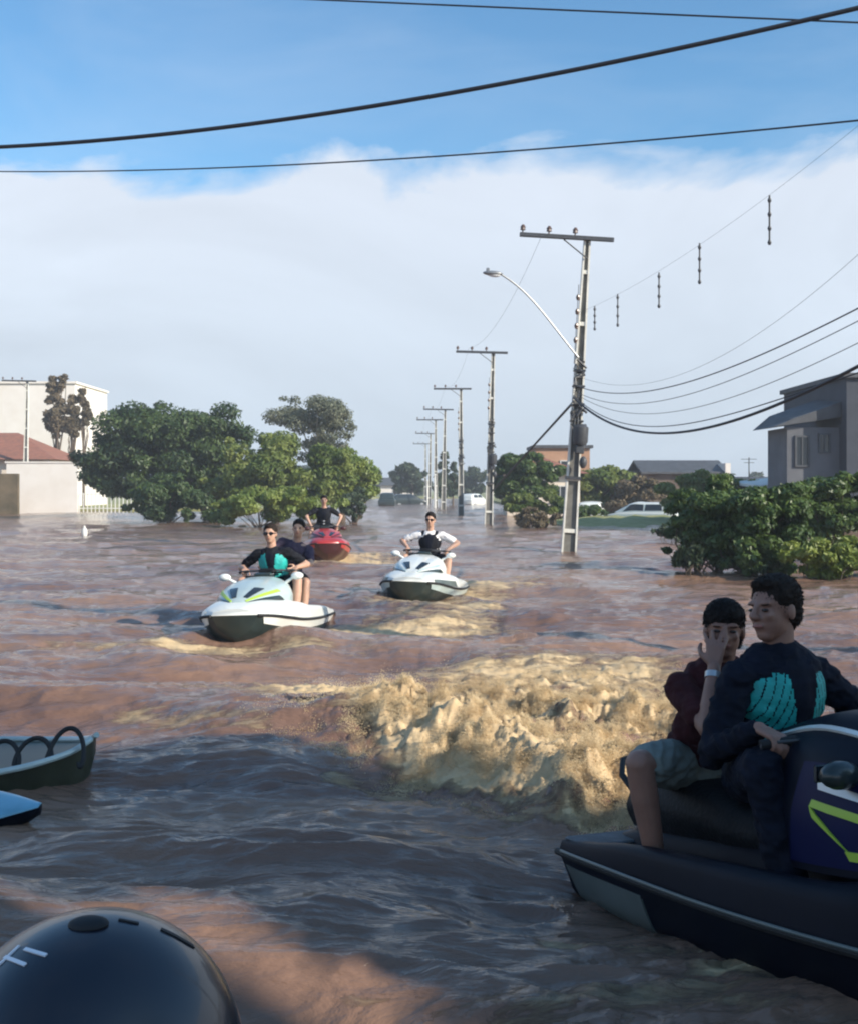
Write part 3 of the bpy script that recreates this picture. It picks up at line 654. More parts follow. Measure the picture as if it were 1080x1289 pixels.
    if voxel < .008:
        rs = random.Random(9); hv_ = [v for v in ho.data.vertices]; tuft = MB()
        for v in rs.sample(hv_, min(1500, len(hv_))):
            n_ = v.normal; dn = (n_*.55-hu*.5-hf*.15+Vector((rs.uniform(-.35, .35), rs.uniform(-.35, .35), rs.uniform(-.2, .3))))
            if (v.co-hc).dot(hf) > .03*k: dn = n_*.5+hu*.1+hf*.2+hl*rs.uniform(-.5, .5)
            tuft.tube([v.co-n_*.003, v.co+dn*.004*k, v.co+dn*.007*k-Vector((0, 0, .001))], [.0026, .002, .0006], 4)
        n0 = len(hv_); tm = tuft.mesh('tufts', True, None); import bmesh
        bm_ = bmesh.new(); bm_.from_mesh(ho.data); bm_.from_mesh(tm); bm_.to_mesh(ho.data); bm_.free(); bpy.data.meshes.remove(tm)
    if cap_mat:
        cp = MB().ell(hc+hu*.055*k-hf*.01*k, (.105*k, .09*k, .078*k), H)
        cp.cap(hc+hu*.05*k+hf*.085*k-hl*.035*k, .012*k, hc+hu*.05*k+hf*.085*k+hl*.035*k, .012*k); cp.ell(hc+hu*.05*k+hf*.115*k, (.045*k, .06*k, .008*k), H)
        remeshed(cp, 'cap', mt[cap_mat], body, voxel*.8, 3)
    # clothes
    if top:
        t = MB(); g_ = .014*k
        t.ell(hip+u*.06*k, (.12*k+g_, .168*k+g_, .10*k+g_), T); t.ell(hip+u*.17*k, (.108*k+g_, .15*k+g_, .14*k+g_), T)
        t.ell(hip+u*.33*k, (.118*k+g_, .168*k+g_, .15*k+g_), T); t.ell(neck-u*.095*k, (.083*k+g_, .165*k+g_, .08*k+g_), T)
        for s in (1, -1):
            t.cap(neck-u*.06*k+l*.06*s*k, .05*k+g_, sh[s], .052*k+g_); t.cap(sh[s], .052*k+g_, el[s].lerp(sh[s], .0 if sleeve == 'long' else .3), .042*k+g_)
            if sleeve == 'long': t.cap(el[s], .041*k+g_, el[s].lerp(wr[s], .9), .028*k+g_*.8)
        remeshed(t, 'shirt', mt[top], body, voxel, 4, folds=.013*k)
    if vest:
        t = MB(); g_ = .038*k
        t.ell(hip+u*.14*k, (.105*k+g_, .148*k+g_*.7, .09*k+g_), T); t.ell(hip+u*.30*k, (.118*k+g_, .165*k+g_*.55, .16*k+g_*.5), T)
        t.ell(hip+u*.27*k+fw*.045*k, (.115*k, .13*k, .17*k), T)
        for s in (1, -1):
            t.cap(neck-u*.012*k+l*.105*s*k+fw*.02*k, .034*k, neck-u*.15*k+l*.10*s*k+fw*.075*k, .046*k); t.cap(neck-u*.012*k+l*.105*s*k, .034*k, neck-u*.15*k+l*.10*s*k-fw*.09*k, .04*k)
        vo = remeshed(t, 'life_vest', [mt['cloth_navy'], mt[vest]], body, voxel, 3)
        me = vo.data; nv = len(me.polygons)
        cc = np.empty(nv*3); me.polygons.foreach_get('center', cc); cc = cc.reshape(-1, 3)-np.array(hip)
        nn = np.empty(nv*3); me.polygons.foreach_get('normal', nn); nn = nn.reshape(-1, 3)
        lat = np.abs(cc@np.array(l)); hh = cc@np.array(u); fr = nn@np.array(fw)
        top_h = (neck-hip).length
        in_ = (fr > -.05) & (lat > (.030+.035*np.clip((hh/k-.2)/.2, 0, 1))*k) & (lat < .19*k) & (hh > .13*k) & (hh < top_h-.02*k)
        if vest_rib: in_ &= (np.sin(lat*2*math.pi/(.026*k)+hh*60) > -.90)
        me.polygons.foreach_set('material_index', in_.astype(np.int32))
        bk = MB()
        for hgt in (.12, .19): bk.box(hip+u*hgt*k+fw*(.147)*k, (.016*k, .26*k, .022*k), rot=T, bev=.004); bk.box(hip+u*hgt*k+fw*(.157)*k, (.016*k, .05*k, .034*k), rot=T, bev=.004, mi=1)
        bk.build('buckle_strap', [mt['cloth_black'], mt['straps']], body)
    if shorts:
        t = MB(); g_ = .016*k; e_ = .92 if long_legs else .8
        t.ell(hip+u*.01*k, (.12*k+g_, .168*k+g_, .12*k+g_), T)
        for s in (1, -1):
            t.cap(hp[s], .088*k+g_, hp[s].lerp(kn[s], .5), .08*k+g_); t.cap(hp[s].lerp(kn[s], .5), .08*k+g_, hp[s].lerp(kn[s], e_), .062*k+g_)
            if long_legs: t.cap(kn[s], .056*k+g_, kn[s].lerp(an[s], .9), .042*k+g_)
        remeshed(t, 'trousers' if long_legs else 'shorts', mt[shorts], body, voxel, 4, folds=.013*k)
    if bracelet:
        s = -1; p = el[s].lerp(wr[s], .86); dv = (wr[s]-el[s]).normalized()
        MB().tube([p-dv*.012, p+dv*.012], .034*k, 14).build('bracelet', mt['silver'], body)
    return body

def grips(x0=.02):
    return {1: Vector((x0-.065, .32, .875)), -1: Vector((x0-.065, -.32, .875))}
HP = {1: dict(d=(1, -.15, -.25), n=(0, 0, -1)), -1: dict(d=(1, .15, -.25), n=(0, 0, -1))}
FEET = {1: Vector((.12, .33, .31)), -1: Vector((.12, -.33, .31))}

# the white and lime pair coming up the flooded street
c_white = dict(hull='gel_dark', band='gel_white', deck='gel_white', hood='gel_mist', intake='gel_dark', accent='lime', panel='gel_white', mirror='gel_white')
c_white2 = dict(hull='gel_dark', band='gel_mist', deck='gel_white', hood='gel_white', intake='gel_dark', accent='gel_mist', panel='gel_grey', mirror='gel_white')
c_red = dict(hull='gel_maroon', band='gel_red', deck='gel_red', hood='gel_red', intake='gel_maroon', accent='gel_maroon', panel='gel_red', mirror='gel_maroon')
c_navy = dict(hull='gel_navy', band='gel_navy', deck='gel_navy', hood='gel_navy', intake='gel_dark', accent='gel_blue', panel='gel_navy', mirror='gel_dark')
a = R(6)
MA = ski_matrix(-1.88, 14.3, (-math.sin(a), -math.cos(a)), R(2), R(2), -.13)
jet_ski('white jet ski with lime stripes and dark hull carrying two riders, left of the poles', MA, c_white, stern=.7)
person('driver in sunglasses and teal life vest steering the white and lime jet ski', MA, (-.30, 0, .66), (-.20, -.02, 1.10), (1, -.03, -.02),
       hands=grips(), feet=FEET, hand_pose=HP, top='cloth_black', sleeve='short', vest='teal', sunglasses=True, hair='hair_brown', skin='skin', shorts='cloth_black', voxel=.011, group='people on jet skis')
person('passenger in dark plum shirt behind the driver in the teal vest', MA, (-.72, .06, .76), (-.63, .20, 1.17), (1, .05, -.05), (0, .1, 1),
       hands={1: Vector((-.24, .27, .86)), -1: Vector((-.28, -.2, .88))}, hand_pose={1: dict(d=(1, -.5, -.2), n=(0, -1, 0), curl=25), -1: dict(d=(1, .5, -.1), n=(0, 1, 0), curl=25)},
       feet={1: Vector((-.30, .335, .29)), -1: Vector((-.30, -.335, .29))}, elbows={1: (-.2, 1, -.4), -1: (-.2, -1, -.4)}, top='cloth_plum', sleeve='short', shorts='cloth_black', k=.95, voxel=.011, group='people on jet skis')
a = R(8)
MBm = ski_matrix(-.06, 18.8, (-math.sin(a), -math.cos(a)), R(2), R(-2), -.12)
jet_ski('white and grey jet ski ridden by one person in a black vest', MBm, c_white2)
person('lone rider in white shirt, black vest and sunglasses on the white and grey jet ski', MBm, (-.30, 0, .68), (-.24, 0, 1.14), (1, 0, -.05),
       hands=grips(), feet=FEET, hand_pose=HP, elbows={1: (-.1, 1, -.3), -1: (-.1, -1, -.3)}, top='cloth_white', sleeve='short', vest='cloth_black', sunglasses=True, hair='hair', shorts='cloth_black', voxel=.012, group='people on jet skis')
a = R(8)
MC = ski_matrix(-2.52, 28.8, (math.sin(a), -math.cos(a)), R(3), 0, -.06)
jet_ski('red jet ski farthest up the street, throwing foam', MC, c_red)
person('rider in black crouching over the bars of the red jet ski', MC, (-.32, 0, .86), (-.14, 0, 1.30), (1, 0, -.1),
       hands=grips(), feet=FEET, hand_pose=HP, elbows={1: (-.1, 1, .1), -1: (-.1, -1, .1)}, top='cloth_black', sleeve='short', vest='cloth_black', shorts='cloth_black', voxel=.014, group='people on jet skis')

# the dark one passing close on the right
HD = Vector((.42, -.907, 0)).normalized()
mpos = Vector((1.325, 4.56, 0))                                   # where its driver sits
MD = ski_matrix(*(mpos+HD*.36).xy, (HD.x, HD.y), R(4.5), R(-2), -.03)
jet_ski('dark navy jet ski with lime zigzag emblem passing close at the right edge', MD, c_navy, marks='zigzag', stern=.55, cowl=(1.5, 1.08, -.24), beam=.86)
person('short haired man in teal life vest driving the dark navy jet ski', MD, (-.36, 0, .66), (-.30, -.0, 1.09), (.12, -1, -.04), (0, -.1, 1),
       hands=grips(), feet=FEET, hand_pose=HP, elbows={-1: (-.3, -.45, -1), 1: (-.3, .9, -.6)}, top='cloth_navy', vest='teal', vest_rib=True, skin='skin_tan', hair='hair_brown', shorts='cloth_navy', long_legs=True, k=1.06, voxel=.0065, group='people on jet skis')
person('woman in maroon top holding a hand over her nose behind the man in profile', MD, (-.80, -.0, .64), (-.66, -.0, 1.02), (.80, -.60, -.06), (0, .05, 1),
       hands={1: Vector((-.45, .10, .80)), -1: Vector((-.505, -.150, 1.06))},
       hand_pose={-1: dict(d=(-.12, .22, .95), n=(-.80, .60, 0), curl=26, spread=13), 1: dict(d=(1, -.4, 0), n=(0, -1, 0), curl=25)},
       elbows={-1: (.5, -.4, -1), 1: (-.2, 1, -.4)},
       feet={1: Vector((-.42, .335, .29)), -1: Vector((-.62, -.36, .29))}, knees={-1: (.5, -.9, .7), 1: (.5, .6, .9)}, top='cloth_maroon', sleeve='short', hair='hair', hair_style='tied', skin='skin_tan',
       shorts='cloth_sage', k=.99, voxel=.0055, bracelet=True, group='people on jet skis')

# ------------------------------------------------------------------ craft at the left edge
lr = empty('moored_boat', loc=(-2.60, 7.05, -.20)); tag(lr, 'olive boat end with pale rim at the left edge of the picture', 'boat')
BO = Surf([(-1.6, pr('.62/.26 .58/.10 .50/-.06 .3/-.15 0/-.18')), (-.6, pr('.60/.28 .56/.10 .48/-.05 .28/-.14 0/-.17')), (.15, pr('.45/.31 .40/.14 .32/0 .18/-.08 0/-.12')), (.5, pr('.22/.36 .19/.25 .15/.12 .08/.04 0/0')), (.62, pr('.05/.42 .045/.38 .04/.34 .02/.32 0/.3'))])
BO.loft(MB(), 26, 12, close=True).build('hull', mt['gel_olive'], lr, ang=60)
rm = MB()
for s_ in (1, -1): rm.tube([BO.ev(i/24, 0, s_)+Vector((0, .01*s_, .01)) for i in range(25)], .018, 8)
rm.build('rim', mt['gel_mist'], lr)
coil = MB(); pts = []
for i in range(161):
    t = i/160; ang = t*2*math.pi*4.6
    p = Vector((-2.85+.86*t, 6.86, .15+.07*t*t)); rr = .075+.03*(t > .8)
    pts.append(p+Vector((math.sin(ang)*.05+.02, math.cos(ang)*rr*.6, math.cos(ang)*rr)))
coil.tube(pts, .014, 8); o = coil.build('coiled_cord', mt['rubber']); tag(o, 'thick black coiled cord lying on the rim of the olive boat end', 'cord')
# blue pointed craft nearer
br = empty('blue_craft', loc=(-2.33, 6.1, -.09), rz=R(-6)); br.rotation_euler[0] = R(15); br.scale = (.9, .75, .75); tag(br, 'light blue pointed bow poking in below the coiled cord at the left edge', 'boat')
B2 = Surf([(-1.6, pr('.45/.20 .42/.08 .34/-.04 .2/-.1 0/-.13')), (-.4, pr('.36/.21 .33/.1 .26/0 .15/-.07 0/-.1')), (.1, pr('.22/.23 .2/.15 .15/.06 .08/0 0/-.02')), (.42, pr('.03/.26 .028/.24 .02/.22 .01/.21 0/.2'))])
B2.loft(MB(), 24, 12, close=True).build('hull', mt['gel_navy'], br, ang=60)
B3 = Surf([(-1.6, pr('.45/.205 .42/.235 .3/.25 .15/.27 0/.28')), (-.4, pr('.36/.215 .33/.24 .24/.26 .12/.275 0/.28')), (.1, pr('.22/.235 .2/.255 .14/.27 .07/.278 0/.28')), (.42, pr('.03/.265 .028/.27 .02/.275 .01/.277 0/.278'))])
B3.loft(MB(), 24, 12, close=True).build('deck', mt['gel_sky'], br, ang=60)
sp = MB(); B3.patch(sp, [(.2, .15), (.72, .15), (.70, .3), (.2, .3)], -1, .006); sp.build('deck_stripe', mt['white_mark'], br)

# ------------------------------------------------------------------ helmeted person in front of the camera
HC = Vector((-.318, 1.12, 1.157))
b = MB(); k = 1
b.ell(HC+Vector((0, 0, -.01)), (.08, .095, .11)); b.cap(HC+Vector((0, 0, -.06)), .06, HC+Vector((0, 0, -.2)), .065)
b.ell(HC+Vector((0, 0, -.33)), (.21, .12, .14)); b.ell(HC+Vector((0, 0, -.50)), (.18, .12, .17)); b.ell(HC+Vector((0, 0, -.66)), (.17, .14, .12))
for s in (1, -1):
    sh = HC+Vector((s*.19, 0, -.27)); e, wv = ik(sh, HC+Vector((s*.27, .42, -.50)), .29, .26, (s, -.3, -.6))
    b.cap(sh, .055, e, .04); b.cap(e, .04, wv, .027); hand(b, wv, (0, 1, -.2), (0, 0, -1), s, 60)
    hp_ = HC+Vector((s*.1, .02, -.66)); kk, ff = ik(hp_, HC+Vector((s*.34, .30, -.95)), .43, .42, (s*.6, .6, .7))
    b.cap(hp_, .088, kk, .056); b.cap(kk, .055, ff, .037); b.cap(ff, .036, ff+Vector((0, .14, -.03)), .026)
pb = remeshed(b, 'person', mt['skin_tan'], None, .012, 5)
tag(pb, 'person in a glossy navy helmet and black jacket at the lower left corner', 'person')
jk = MB(); jk.ell(HC+Vector((0, 0, -.33)), (.225, .14, .15)); jk.ell(HC+Vector((0, 0, -.50)), (.20, .14, .18)); jk.ell(HC+Vector((0, 0, -.64)), (.19, .15, .12))
for s in (1, -1):
    sh = HC+Vector((s*.19, 0, -.27)); e, wv = ik(sh, HC+Vector((s*.27, .42, -.50)), .29, .26, (s, -.3, -.6)); jk.cap(sh, .07, e, .055); jk.cap(e, .055, e.lerp(wv, .9), .04)
remeshed(jk, 'jacket', mt['cloth_black'], pb, .012, 4)
HR = (.144, .160, .150)
hm = MB(); hm.ell(HC+Vector((0, 0, -.01)), HR, seg=64, rings=40)
hv = np.array(hm.v); c0 = np.array(HC)
low_ = hv[:, 2] < HC.z-.06
hv[low_, 2] = HC.z-.06+(hv[low_, 2]-(HC.z-.06))*1.15; hm.v = [tuple(v) for v in hv]
hl_ = hm.build('helmet', mt['helmet'], pb, ang=None)
def on_helmet(px, py, lift=0.0):
    """point of the shell seen from a given direction, used once to lay out the marks"""
    o = Vector((0, 0, CH)); d = Vector(((px-CX)/F, 1, (HZ-py)/F)); c = HC+Vector((0, 0, -.01))
    q = o-c; A = sum((d[i]/HR[i])**2 for i in range(3)); B_ = 2*sum(q[i]*d[i]/HR[i]**2 for i in range(3)); C_ = sum((q[i]/HR[i])**2 for i in range(3))-1
    D_ = B_*B_-4*A*C_
    if D_ < 0: return None, None
    p = o+d*((-B_-math.sqrt(D_))/(2*A)); n = Vector(((p-c)[i]/HR[i]**2 for i in range(3))).normalized(); return p+n*lift, n
def stroke(mb, pts, wd):
    P = []
    for (a_, b_) in zip(pts[:-1], pts[1:]):
        for i in range(7):
            t = i/6; p, n = on_helmet(a_[0]*(1-t)+b_[0]*t, a_[1]*(1-t)+b_[1]*t, .0012)
            if p is not None: P.append((p, n))
    vs = []
    for i, (p, n) in enumerate(P):
        d = (P[min(i+1, len(P)-1)][0]-P[max(i-1, 0)][0]).normalized(); s = d.cross(n).normalized()*wd; vs += [p-s, p+s, p+s-n*.003, p-s-n*.003]
    fs = []
    for i in range(len(P)-1):
        for k_ in range(4): fs.append((i*4+k_, i*4+(k_+1) % 4, i*4+4+(k_+1) % 4, i*4+4+k_))
    fs += [(3, 2, 1, 0), tuple(len(vs)-4+j for j in range(4))]
    mb.add(vs, fs)
lt = MB(); stroke(lt, [(-8, 1221), (3, 1212), (25, 1191)], .0017); stroke(lt, [(7, 1205), (33, 1215)], .0018); stroke(lt, [(32, 1195), (59, 1203)], .0018)
lt.build('helmet_lettering', mt['white_mark'], hl_, smooth=False)
p, n = on_helmet(112, 1163)
vt = MB().ell(p, (.019, .014, .006), frame3(Vector((1, 0, 0)), n), 20, 8); vt.build('vent', mt['rubber'], hl_)
st_ = MB(); stroke(st_, [(150, 1158), (175, 1163)], .002); stroke(st_, [(203, 1170), (222, 1179), (244, 1192)], .003); st_.build('vent_slot', mt['rubber'], hl_, smooth=False)
vz = MB().cap(HC+Vector((.136, .02, -.035)), .018, HC+Vector((.138, .0, -.04)), .018); vz.build('visor_pivot', mt['rubber'], hl_)
vs_ = MB(); vs_.tube([HC+Vector((.142*math.cos(t), .165*math.sin(t), -.055-.02*abs(math.sin(t)))) for t in np.linspace(-.2, math.pi+.2, 30)], .007, 8); vs_.build('helmet_trim', mt['silver'], hl_)
# the craft both of them ride
MS = ski_matrix(-.30, 1.35, (0, 1), 0, 0, -.16)
jet_ski('dark jet ski carrying the helmeted person, below the lower edge', MS, dict(c_navy, band='gel_dark', accent='gel_dark'))

# ------------------------------------------------------------------ utility poles and wires
def utility_pole(label, x, y, lean=0, H=8.2, lamp=False, detail=True, rz=0, arm_off=-.55, box_=True, group='concrete utility poles along the street'):
    r = empty('utility_pole', loc=(x, y, 0), rz=rz); r.rotation_euler[1] = lean; tag(r, label, 'utility pole', group)
    zb = -1.6; wb, wt = .40, .17
    fl = MB(); web = MB()
    def wd(z): return wb+(wt-wb)*(z-0)/H
    zs = [zb, 0, H*.25, H*.5, H*.75, H]
    for s in (1, -1):
        for i in range(len(zs)-1):
            z0, z1 = zs[i], zs[i+1]; a0, a1 = wd(z0)/2, wd(z1)/2; t = .045
            vs = [(s*a0, -.1, z0), (s*(a0-t), -.1, z0), (s*(a0-t), .1, z0), (s*a0, .1, z0), (s*a1, -.1, z1), (s*(a1-t), -.1, z1), (s*(a1-t), .1, z1), (s*a1, .1, z1)]
            fl.add(vs, [(0, 1, 5, 4), (1, 2, 6, 5), (2, 3, 7, 6), (3, 0, 4, 7), (4, 5, 6, 7), (3, 2, 1, 0)])
    for z in np.arange(.6, H-.6, 1.35): fl.box((0, 0, z), (wd(z)-.08, .16, .10))
    fl.build('shaft', mt['concrete'], r, smooth=False)
    for i in range(len(zs)-1):
        z0, z1 = zs[i], zs[i+1]; a0, a1 = wd(z0)/2-.03, wd(z1)/2-.03
        web.add([(-a0, -.03, z0), (a0, -.03, z0), (a0, .03, z0), (-a0, .03, z0), (-a1, -.03, z1), (a1, -.03, z1), (a1, .03, z1), (-a1, .03, z1)], [(0, 1, 5, 4), (1, 2, 6, 5), (2, 3, 7, 6), (3, 0, 4, 7), (4, 5, 6, 7)])
    web.build('web', mt['concrete_dark'], r, smooth=False)
    xa = MB().box((arm_off, -.16, H-.04), (2.45, .10, .11), bev=.01)
    ar = xa.build('crossarm', mt['dark_metal'], r)
    for i in range(3):
        xx = arm_off-1.15+.68*i
        MB().tube([(xx, -.16, H+.01), (xx, -.16, H+.07), (xx, -.16, H+.08), (xx, -.16, H+.14), (xx, -.16, H+.15), (xx, -.16, H+.22)], [.02, .02, .07, .06, .075, .03], 10).build('insulator', mt['porcelain'], ar)
    MB().tube([(0, -.14, H-.55), (arm_off*.6-.3, -.16, H-.1)], .018, 6).build('brace', mt['dark_metal'], ar)
    if detail:
        for i, zz in enumerate((H*.80, H*.755, H*.71, H*.665)):
            MB().tube([(-.16, -.1, zz), (-.16, -.1, zz+.06), (-.16, -.1, zz+.09), (-.16, -.1, zz+.15)], [.03, .055, .055, .03], 8).build('spool_insulator', mt['porcelain'], r)
        MB().tube([(-.16, -.1, H*.60), (-.16, -.1, H*.85)], .010, 6).build('rack_rod', mt['dark_metal'], r)
        rs = random.Random(4); cl_ = MB()
        for i in range(16):
            z = H*.40+rs.random()*H*.2; cl_.tube([(rs.uniform(-.22, .22), -.16+rs.uniform(-.05, .03), z), (rs.uniform(-.24, .24), -.2, z+rs.uniform(-.25, .25)), (rs.uniform(-.1, .25), -.15, z+rs.uniform(-.2, .2))], rs.uniform(.012, .035), 6)
        for z in (H*.42, H*.47, H*.53, H*.58): cl_.box((0, -.02, z), (wd(z)+.04, .26, .05), bev=.01)
        cl_.build('cable_clamps', mt['dark_metal'], r)
    if box_:
        t_ = MB().tube([(.1, -.22, H*.345), (.1, -.22, H*.355), (.1, -.22, H*.40), (.1, -.22, H*.41)], [.16, .2, .2, .1], 16).box((.1, -.24, H*.33), (.22, .16, .22), bev=.02)
        t_.ell((.2, -.3, H*.29), (.1, .1, .16)); t_.build('cable_box', mt['dark_metal'], r)
        MB().box((0, -.02, H*.24), (wd(2)+.05, .28, .08)).build('band', mt['dark_metal'], r)
    if lamp:
        A_ = Vector((-.06, -.12, H*.62)); B_ = Vector((-2.28, -.4, H*.865)); pts = []
        for i in range(25):
            t = i/24; p = A_.lerp(B_, t); p.z += math.sin(t*math.pi)*.26*(.3+.9*t)+0.0; pts.append(p)
        la = MB().tube(pts, .024, 8).build('lamp_arm', mt['steel'], r)
        hd = MB().ell(B_+Vector((-.14, 0, -.02)), (.26, .10, .065), seg=16, rings=10).box(B_+Vector((-.27, 0, .06)), (.09, .08, .1), bev=.015).build('lamp_head', mt['steel'], la)
        MB().ell(B_+Vector((-.10, 0, -.06)), (.17, .075, .06), seg=14, rings=8).build('lamp_lens', mt['lamp_glass'], hd)
    return r
utility_pole('nearest concrete pole with curved street lamp arm and tangled cable boxes', 3.63, 31.1, R(3.4), 8.25, lamp=True)
utility_pole('second concrete pole up the street, with a cable box halfway', 2.83, 56.7, R(1.5))
utility_pole('third concrete pole up the street', 2.06, 77.3, R(0), box_=False)
utility_pole('fourth concrete pole up the street', 1.17, 97.5, R(1), detail=False, box_=False)
utility_pole('fifth concrete pole up the street, beside the cypress', .62, 112, R(0), detail=False, box_=False)
utility_pole('sixth concrete pole up the street, small in the distance', .05, 140, R(1), detail=False, box_=False)
utility_pole('farthest concrete pole before the end of the street', -.5, 172, R(0), detail=False, box_=False)
utility_pole('pole by the red roofed house at the left edge', -28.8, 85, R(1.2), H=9.4, detail=False, box_=False, group='poles beside houses')
PL, PR = Vector((-12, 16.3, 0)), Vector((7.0, 10, 0))
utility_pole('pole outside the left edge carrying the overhead cables', PL.x, PL.y, 0, 9.2, box_=False, group='poles holding the near cables')
utility_pole('pole outside the right edge where the cables gather', PR.x, PR.y, 0, 8.2, box_=False, group='poles holding the near cables')

def wire(name, label, A, B, way, rad, deg=2, group=None):
    """A, B: ends on the ground plan; way: points the wire passes, as (px, py)"""
    A = Vector((A[0], A[1])); B = Vector((B[0], B[1])); D = B-A; ts = []; zs = []
    for px, py in way:
        m_ = (px-CX)/F; t = (m_*A.y-A.x)/(D.x-m_*D.y); yy = A.y+t*D.y; ts.append(t); zs.append(CH+(HZ-py)/F*yy)
    co = np.polyfit(ts, zs, min(deg, len(ts)-1)); n = 70
    pts = [Vector((A.x+D.x*i/n, A.y+D.y*i/n, float(np.polyval(co, i/n)))) for i in range(n+1)]
    o = MB().tube(pts, rad, 6).build(name, mt['wire'], ang=None); tag(o, label, 'cable', group); return pts, co
G = 'overhead cables'
wire('overhead_cable', 'thickest black cable sagging across the blue sky', PL, PR, [(0, 185), (300, 158), (540, 122), (800, 72), (1080, 10)], .023, 3, G)
wire('overhead_cable', 'thin cable just above the cloud bank', (-14, 24), PR, [(0, 216), (380, 206), (700, 187), (1080, 151)], .010, 2, G)
wire('overhead_cable', 'thin cable along the top edge of the picture', PL, PR, [(420, 0), (700, 13), (1080, 28)], .009, 1, G)
p1 = (3.75, 31.0)
for i, (wy, lab, rad) in enumerate((([(738, 515), (790, 540), (860, 544), (950, 520), (1080, 461)], 'lowest heavy cable sagging from the nearest pole', .026),
                               ([(738, 512), (800, 534), (880, 534), (960, 506), (1080, 470)], 'cable just above the lowest heavy one at the nearest pole', .010),
                               ([(740, 505), (800, 520), (900, 508), (980, 476), (1080, 432)], 'middle cable sagging from the nearest pole', .006),
                               ([(740, 500), (800, 508), (900, 486), (980, 452), (1080, 404)], 'fourth cable up, sagging from the nearest pole', .007),
                               ([(738, 490), (800, 494), (900, 470), (980, 436), (1080, 388)], 'fifth cable up, sagging from the nearest pole', .011),
                               ([(738, 478), (820, 480), (900, 452), (980, 405), (1080, 318)], 'highest service cable rising from the nearest pole', .003))):
    wire('service_cable', lab, p1, PR, wy, rad, 3 if i != 5 else 2, 'service cables at the nearest pole')
# hanging spacers on the bare line
A2 = Vector((3.8, 31)); sl_way = [(748, 385), (777, 370), (829, 343), (880, 306), (968, 246)]
pts, co = wire('overhead_cable', 'hair thin line carrying the hanging spacers', A2, PR, sl_way, .0022, 2, G)
for i, ((px, py), hh) in enumerate(zip(sl_way, (.55, .72, .70, .74, .78))):
    m_ = (px-CX)/F; D = Vector((PR.x-A2.x, PR.y-A2.y)); t = (m_*A2.y-A2.x)/(D.x-m_*D.y); y = A2.y+t*D.y; x = A2.x+t*D.x; z = CH+(HZ-py)/F*y
    s_ = MB().tube([(0, 0, .0), (0, 0, -hh)], .016, 6)
    for j in range(4): s_.tube([(0, 0, -.04-j*hh/3.4), (0, 0, -.08-j*hh/3.4), (0, 0, -.12-j*hh/3.4)], [.02, .035, .02], 8)
    o = s_.build('line_spacer', mt['dark_metal'], loc=(x, y, z))
    tag(o, ('hanging spacer close beside the nearest pole', 'second hanging spacer right of the nearest pole', 'middle one of the five hanging line spacers', 'fourth hanging line spacer, left of the rightmost one', 'rightmost and largest hanging line spacer')[i], 'line spacer', 'spacers hanging from the bare line')
wire('service_cable', 'cable slanting down from the nearest pole behind the treetops', p1, (2.9, 56), [(722, 505), (700, 530), (682, 549)], .035, 1, 'service cables at the nearest pole')
# street wires between the poles
poles_xy = [(3.95, 31.1, 8.35), (2.9, 56.7, 8.4), (2.06, 77.3, 8.4), (1.2, 97.5, 8.4), (.62, 112, 8.4), (.1, 140, 8.4), (-.5, 172, 8.4)]
names_ = ['first', 'second', 'third', 'fourth', 'fifth', 'sixth']
for i in range(len(poles_xy)-1):
    a_, b_ = Vector(poles_xy[i]), Vector(poles_xy[i+1])
    pts = []
    for j in range(21): t = j/20; p = a_.lerp(b_, t); p.x -= 1.0; p.z -= .7*4*t*(1-t); pts.append(p)
    o = MB().tube(pts, .004, 5).build('street_wire', mt['wire'], ang=None); tag(o, f'fine wire of the {names_[i]} span up the street from the nearest pole', 'cable', 'fine wires along the pole line')
for i, (px, d) in enumerate(((538, 128), (547.5, 104))):
    x = (px-CX)/F*d; o = MB().tube([(0, 0, -1.6), (0, 0, 1.6), (0, 0, 3.0 if i else 2.6)], [.10, .09, .05], 10).box((0, 0, 2.9 if i else 2.5), (.22, .22, .12), bev=.02).build('post', mt['white_paint'], loc=(x, d, 0))
    tag(o, ('left one of the two short white posts in the distance', 'right one of the two short white posts in the distance')[i], 'post', 'short white posts')

